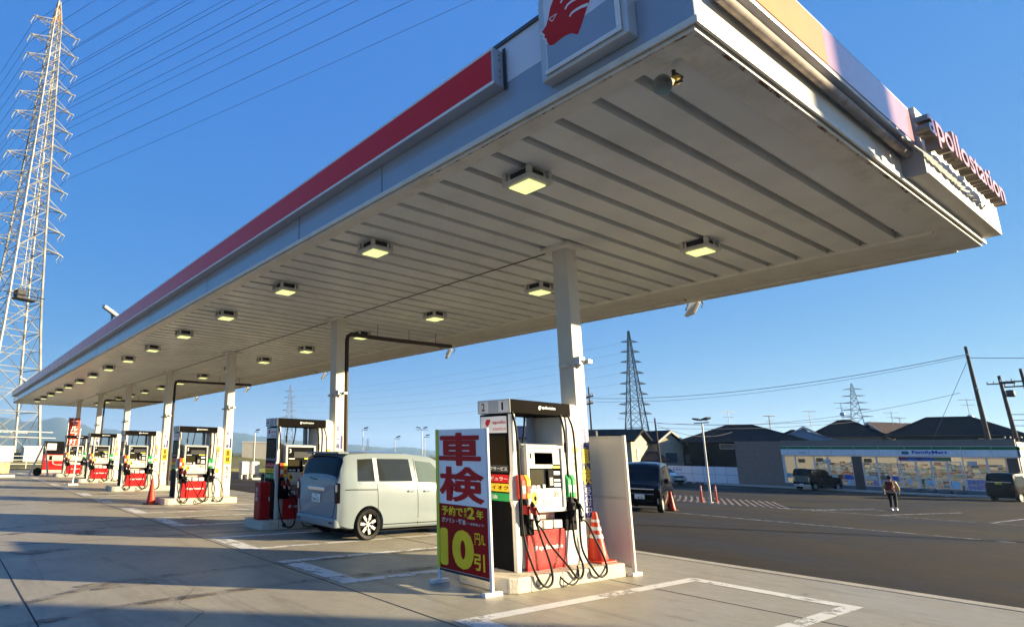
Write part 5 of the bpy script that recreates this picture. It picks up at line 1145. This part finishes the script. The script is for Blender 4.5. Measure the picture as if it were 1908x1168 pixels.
# ================================================================ PYLONS
steel = mat('pylon_steel', (.30,.295,.28), .5, .2, var=.35, scale=.8); steel_d = mat('pylon_steel_dark', (.03,.03,.032), .6, .2)
tipor = mat('pylon_orange', (.55,.30,.08), .5)
def pylon(label, x, y, z, h, prof, rz, arms, m_, th, detail=True, group='transmission pylons', tip=None, arml=2.6, platform=False):
    t = thing('pylon', label, 'pylon', (x,y,z), rz, group); A = lambda zz: interp(prof, zz)
    C4 = [(-1,-1),(1,-1),(1,1),(-1,1)]; b = MB(); zs = [0]
    while zs[-1] < h-.5: zs.append(min(h, zs[-1]+max(1.35 if detail else 2.5, A(zs[-1])*(1.75 if detail else 1.8))))
    for cx, cy in C4:
        for z0, z1 in zip(zs, zs[1:]):
            a, c = A(z0), A(z1); b.cyl((cx*a,cy*a,z0),(cx*c,cy*c,z1), th*(1.5-.8*z0/h), th*(1.5-.8*z1/h), n=6 if detail else 4)
    b.build('leg', m_, t)
    b = MB(); tb = th*.62
    for z0, z1 in zip(zs, zs[1:]):
        a, c = A(z0), A(z1)
        for k in range(4):
            p, q = C4[k], C4[(k+1) % 4]
            b.beam((p[0]*a,p[1]*a,z0),(q[0]*c,q[1]*c,z1),tb); b.beam((q[0]*a,q[1]*a,z0),(p[0]*c,p[1]*c,z1),tb); b.beam((p[0]*c,p[1]*c,z1),(q[0]*c,q[1]*c,z1),tb)
            if detail and a > 1.2: zm = (z0+z1)/2; am = (a+c)/2; b.beam((p[0]*am,p[1]*am,zm),((p[0]+q[0])/2*am,(p[1]+q[1])/2*am,zm),tb*.7); b.beam((q[0]*am,q[1]*am,zm),((p[0]+q[0])/2*am,(p[1]+q[1])/2*am,zm),tb*.7)
    b.build('lattice_bracing', m_, t)
    tips = []
    for zz, ln in arms:
        a = A(zz); a2 = A(zz+.9)
        for s in (-1,1):
            b = MB(); T = (s*(a+ln),0,zz+.15); tips.append((s, Vector((s*(a+ln),0,zz-.9 if detail else zz))))
            for cy in (-1,1): b.beam((s*a,cy*a,zz),T,tb*1.1); b.beam((s*a2,cy*a2,zz+.9),T,tb*1.1)
            for k in (.35,.68):
                u = a+ln*k; q0 = a*(1-k); b.beam((s*u,-q0,zz+.05),(s*u,q0,zz+.05),tb*.7); b.beam((s*u,-q0,zz+.05),(s*u*.97,0,zz+.9*(1-k)+.1),tb*.7); b.beam((s*u,q0,zz+.05),(s*u*.97,0,zz+.9*(1-k)+.1),tb*.7)
            ar = b.build('cross_arm', m_, t)
            if detail:
                b = MB(); X_ = s*(a+ln)
                for sy in (-1,1): b.lathe([(.03,0)]+[(r_, -k*.12-d) for k in range(8) for r_, d in ((.09,.02),(.04,.06))]+[(0,-1.0)], 8, Matrix.Translation((X_,sy*.06,zz+.1)) @ Matrix.Rotation(R(62*sy),4,'X'))
                b.tube(catm([(X_,-.85,zz-.35),(X_,-.45,zz-.85),(X_,0,zz-1.0),(X_,.45,zz-.85),(X_,.85,zz-.35)],4), .02, 5); b.build('insulator', lgrey, ar)
    if tip:
        b = MB()
        for cx, cy in C4: b.cyl((cx*A(h-3.2),cy*A(h-3.2),h-3.2),(0,0,h+.3),th,.03,n=6)
        for k in range(4): p, q = C4[k], C4[(k+1) % 4]; b.beam((p[0]*A(h-3)*.9,p[1]*A(h-3)*.9,h-2.9),(q[0]*A(h-2)*.55,q[1]*A(h-2)*.55,h-1.4),tb)
        b.build('tip', tip, t)
    if platform:
        b = MB(); b.box(-1.2,1.0,-2.4,-1.0,17.6,17.75); b.box(-1.1,-.2,-2.3,-1.2,17.75,18.6)
        for xx in (-1.2,0,1.0): b.beam((xx,-2.4,17.7),(xx,-2.4,18.7),.05)
        b.beam((-2.6,-2.4,18.0),(1.8,-2.4,18.0),.08); b.beam((-1.2,-2.4,18.7),(1.0,-2.4,18.7),.05); b.build('platform', steel_d, t)
        b = MB(); b.beam((-.3,-1.0,18.6),(.1,-.4,46),.06); b.beam((.1,-1.0,18.6),(.35,-.4,46),.06)
        for k in range(40): zz = 19+k*.68; f = (zz-18.6)/27.4; b.beam((-.3+.4*f,-1.0+.6*f,zz),(.1+.25*f,-1.0+.6*f,zz),.03)
        b.build('ladder', steel, t)
        b = MB(); b.box(-4.2,4.2,-3.05,-2.98,3.3,3.37); b.box(-4.2,4.2,2.98,3.05,3.3,3.37); b.box(-4.8,4.6,-3.05,-2.98,2.7,2.76); b.build('guard_deck', steel, t)
        
    return t, tips
pr = [(0,3.1),(16,1.85),(28,1.32),(46,.68),(54,.42),(57,.1)]
arms = [(53.0-2.62*k, 2.25+.02*k) for k in range(12)]
lp, tips = pylon('very tall pale steel pylon with an orange tip at the left of the canopy', 5.6, 74.8, 0, 56.9, pr, R(18), arms, steel, .115, True, 'transmission pylons', tipor, platform=True)
pylon('dark lattice pylon standing against the sky behind the houses right of the nearest column', 223.6, 132.4, -1, 52, [(0,4.3),(20,2.6),(40,1.05),(52,.25)], R(-60)+R(20), [(47.5,2.6),(43.5,2.8),(39.5,2.8),(35.2,3.0),(31,3.1),(27,3.2),(23,3.4),(19.5,3.4)], steel_d, .20, False)
pylon('small far pylon between the house roofs above the shop', 672, 195.5, -1, 71, [(0,7),(40,4),(71,.6)], R(-75), [(66,5.5),(60,6),(54,6.5),(48,7),(42,7.2),(36,7.2)], mat('pylon_far_steel',(.22,.22,.24),.6), .34, False)
pylon('far pylon seen through the gap above the second pump', 191.5, 351.2, -1, 46.5, [(0,3.6),(20,2.3),(35,1.3),(46.5,.3)], R(-28), [(42,2.6),(38,2.8),(34,2.9),(29.5,3.1),(25,3.3)], mat('pylon_far_steel',(.22,.22,.24),.6), .16, False)
pylon('tiny distant pylon low over the hills right of the second pump column', 640, 880, -1, 30, [(0,3),(30,.4)], R(-30), [(27,3),(23,3.4)], mat('pylon_far_steel',(.22,.22,.24),.6), .25, False)

# ================================================================ WIRES
def wire(label, a, b_, sag, r=.03, group='overhead power lines', n=26, cat='power line'):
    a, b_ = Vector(a), Vector(b_); P = []
    for k in range(n+1):
        t_ = k/n; p = a.lerp(b_, t_); p.z -= 4*sag*t_*(1-t_); P.append(p)
    mid = P[n//2].copy(); m_ = MB(); m_.tube([q-mid for q in P], r, 5); o = m_.build('power_line', wire_m, None, loc=mid, smooth=60); return tag(o, label, cat, group)
Mt = Matrix.Translation(lp.location) @ Matrix.Rotation(R(18), 4, 'Z')
for k, (s, p) in enumerate(tips[:16]):
    q = Mt @ p; off = Vector((math.cos(R(-28)), math.sin(R(-28)), 0))*s*3.5
    wire('power line rising rightwards over the station from the pylon\'s %s %s arm' % (ordn[k//2] if k > 1 else 'topmost', 'right' if s > 0 else 'left'), q, Vector((118,-150,0))+off+Vector((0,0,q.z+30)), 3,   .020 if q.z > 35 else .016, 'power lines from the tall pylon over the station')
    if k < 16: wire('power line running off left from the tall pylon\'s %s %s arm' % (ordn[k//2] if k > 1 else 'topmost', 'right' if s > 0 else 'left'), q, Vector((-52,330,0))+off+Vector((0,0,q.z-1)), 10, .020, 'power lines from the tall pylon to the left')
wire('heavy bundled cable rising to the tip of the tallest leaning pole', (84.0,15.1,12.3), (84,62,11.2), 1.6, .03); wire('thinner second cable below the bundled cable left of the leaning pole', (84.0,15.1,12.1), (84,62,10.7), 1.7, .018)
wire('cable leaving the tallest leaning pole to the right edge', (84.0,15.1,12.0), (86,-20,11.2), 1.0, .03)
wire('thin cable sagging from the cross arm of the tallest pole over the shop roofs', (83.9,16.0,8.6), (80,50,7.2), 1.9, .018)
wire('stay wire dropping diagonally from the tallest leaning pole', (84,15.1,11.6), (84,18.6,4.2), 0, .02)
for k in range(3): wire(['lowest','middle','upper'][k]+' wire between the utility poles at the right edge', (80.9,12.6,5.2+k*.5), (78,-15,5.4+k*.45), .4, .03); 
for k in range(2): wire(['lower','upper'][k]+' wire crossing behind the short wooden pole', (52,28.9,4.3+k*.4), (75,22,5.6+k*.3), .3, .02)
wire('drooping service wire right of the short wooden pole', (52.5,29.3,4.6), (70,31,4.6), .7, .02)
for k in range(6): wire('%s faint distant transmission wire over the hills behind the second column' % ['highest','second highest','third highest','third lowest','second lowest','lowest'][k], (191.5+2,351.2,42-k*3.6), (223.6,132.4,47-k*4), 4, .022, 'faint far transmission wires'); 

# ================================================================ FAR LEFT AND MIDDLE GROUND
t = thing('notice_stand', 'pale notice stand with a brownish poster at the far left edge', 'sign', (3.3, 40.2, 0), R(5))
b = MB(); b.box(-.35,.55,-.02,.02,.85,1.75); b.build('upper_board', cream, t); b = MB(); b.box(-.32,.42,-.03,.0,.2,.82); b.build('poster', mat('brown_poster',(.45,.33,.2),.5,var=.4,scale=6), t); b = MB(); b.box(-.6,.7,-.3,.3,0,.12); b.build('base', white, t, bevel=.02)
t = thing('a_frame', 'thin white folding A frame stand left of the red dispenser', 'stand', (5.35, 41.5, 0), 0)
b = MB(); b.beam((-.45,0,0),(.25,0,2.0),.08); b.beam((.25,0,2.0),(.62,0,0),.08); b.beam((-.1,0,.9),(.42,0,.9),.05); b.build('frame', white, t); b = MB(); b.lathe([(0,-.04),(.22,-.04),(.25,0),(.22,.04),(0,.04)], 16, Matrix.Translation((.0,-.1,.25)), axis='y'); b.build('wheel', rubber, t)
t = thing('guard_rail', 'long white pipe railing along the embankment at the left', 'railing', (0, 56.6, 0))
b = MB(); 
for k in range(17): b.cyl((-14+k*1.7,0,-.1),(-14+k*1.7,0,1.0),.035,n=8)
b.build('post', white, t); b = MB()
for z in (.35,.68,.98): b.cyl((-14,0,z),(13.4,0,z),.03,n=8)
b.build('rail', white, t)
t = thing('storage_tank', 'long white flat topped container behind the red dispenser at the left', 'container', (9.6, 62, .2), 0)
b = MB(); b.box(-3,3.0,-1,1,0,1.5); b.build('container_body', white, t, bevel=.03); b = MB(); b.box(-3.1,3.1,-1.1,1.1,1.5,1.62); b.build('roof', wpan, t, bevel=.02)
t = thing('block_building', 'windowless beige block building with a dark joint left of the second pump', 'building', (30.6, 64.6, -.9), R(-25))
b = MB(); b.box(-1.2,0.02,-1.5,1.5,0,3.6); b.box(.06,2.9,-1.5,1.5,0,3.6); b.build('wall', mat('beige_block',(.42,.39,.33),.8,var=.06), t); b = MB(); b.box(-1.25,2.95,-1.55,1.55,3.6,3.7); b.build('parapet', white, t); b = MB(); b.box(.02,.06,-1.45,1.45,0,3.6); b.build('joint', dgrey, t)
for k, (x, y, lab) in enumerate(((17.7,38.6,'the left one of the pair before the block building'),(18.6,38.9,'the right one of the pair before the block building'))):
    t = thing('white_tank', 'small upright white tank on legs, '+lab, 'tank', (x,y,-.13), 0, 'white tanks'); b = MB(); b.box(-.28,.28,-.25,.25,.28,1.15); b.build('tank_body', white, t, bevel=.06)
    for sx in (-1,1): b = MB(); b.box(sx*.22-.04,sx*.22+.04,-.2,.2,0,.279); b.build('leg', white, t)
t = thing('white_tank', 'white cabinet with a yellow lid on two legs right of the white tanks', 'tank', (19.6,38.3,-.15)); b = MB(); b.box(-.35,.35,-.25,.25,.3,.78); b.build('tank_body', white, t, bevel=.05); b = MB(); b.box(-.33,.33,-.27,.27,.785,1.1); b.build('lid', mat('pale_yellow',(.7,.62,.2),.5), t, bevel=.03); [MB().box(q,q+.1,-.2,.2,0,.299).build('leg', white, t) for q in (-.2,.1)]
t = thing('white_box', 'small white box on the ground beside the bare lamp pole near the embankment', 'box', (16.3,41.5,-.1)); b = MB(); b.box(-.25,.25,-.2,.2,.0,.42); b.build('box_body', white, t, bevel=.03); b = MB(); b.box(-.26,.26,-.21,.21,.425,.46); b.build('lid', lgrey, t)
t = thing('barrier_pole', 'short white T shaped post on the apron edge left of the white box', 'post', (15.9,42.8,-.1)); b = MB(); b.cyl((0,0,0),(0,0,1.75),.05,n=8); b.build('post', white, t); b = MB(); b.box(-.7,.5,-.05,.05,1.7,1.82); b.build('arm', white, t); b = MB(); b.lathe([(.16,0),(.1,.1),(.06,.3)],12); b.build('foot', rubber, t)
t = thing('low_kerb', 'pale low concrete wheel stop block beside the tanks', 'kerb block', (17.6,37.0,-.12)); b = MB(); b.prism([(0,0),(.2,0),(.16,.12),(.04,.12)], lambda a,c,d:(d,a,c), .6); b.build('block', concrete_i, t)
leafy('dark bush on the skyline of the embankment beside the block building', 26.2, 63.5, 1.0, 1.3, 0, .8, 900, (.04,.05,.02)); leafy('dark bush on the embankment skyline above the red dispenser', 11.5, 65.5, 1.2, 1.4, 0, .7, 900, (.04,.05,.02))
# unseen casters added outside the frame to shade the forecourt and canopy
t = thing('added_shade_building', 'plain cream service building, unseen, added outside the right of the frame to shade the ground', 'building', (14.65, -3.08, 0), math.atan2(SD.y, SD.x))
b = MB(); b.box(0,9,-9,.0,0,4.3); b.build('wall', cream, t); b = MB(); b.box(-.05,9.05,-9.05,.05,4.3,4.5); b.build('roof', grey, t)  # added block, its edge set to shade the near ground
t = thing('added_shade_sign', 'tall price sign, unseen, added outside the right of the frame to shade the fascia', 'sign', (26.3, -13.3, 0), math.atan2(SD.y, SD.x))
b = MB(); b.box(-.15,.15,.15,1.2,9.2,12.6); b.build('panel', wpan, t); b = MB(); b.cyl((0,.3,0),(0,.3,9.2),.12); b.cyl((0,1.05,0),(0,1.05,9.2),.12); b.build('post', lgrey, t)  # added panel, sized to the shaded stretch of the end fascia
lamp_post('lamp post outside the right of the frame casting a long thin shadow', 33.2, -3.2, 0, 7.5, 0, True, .13)
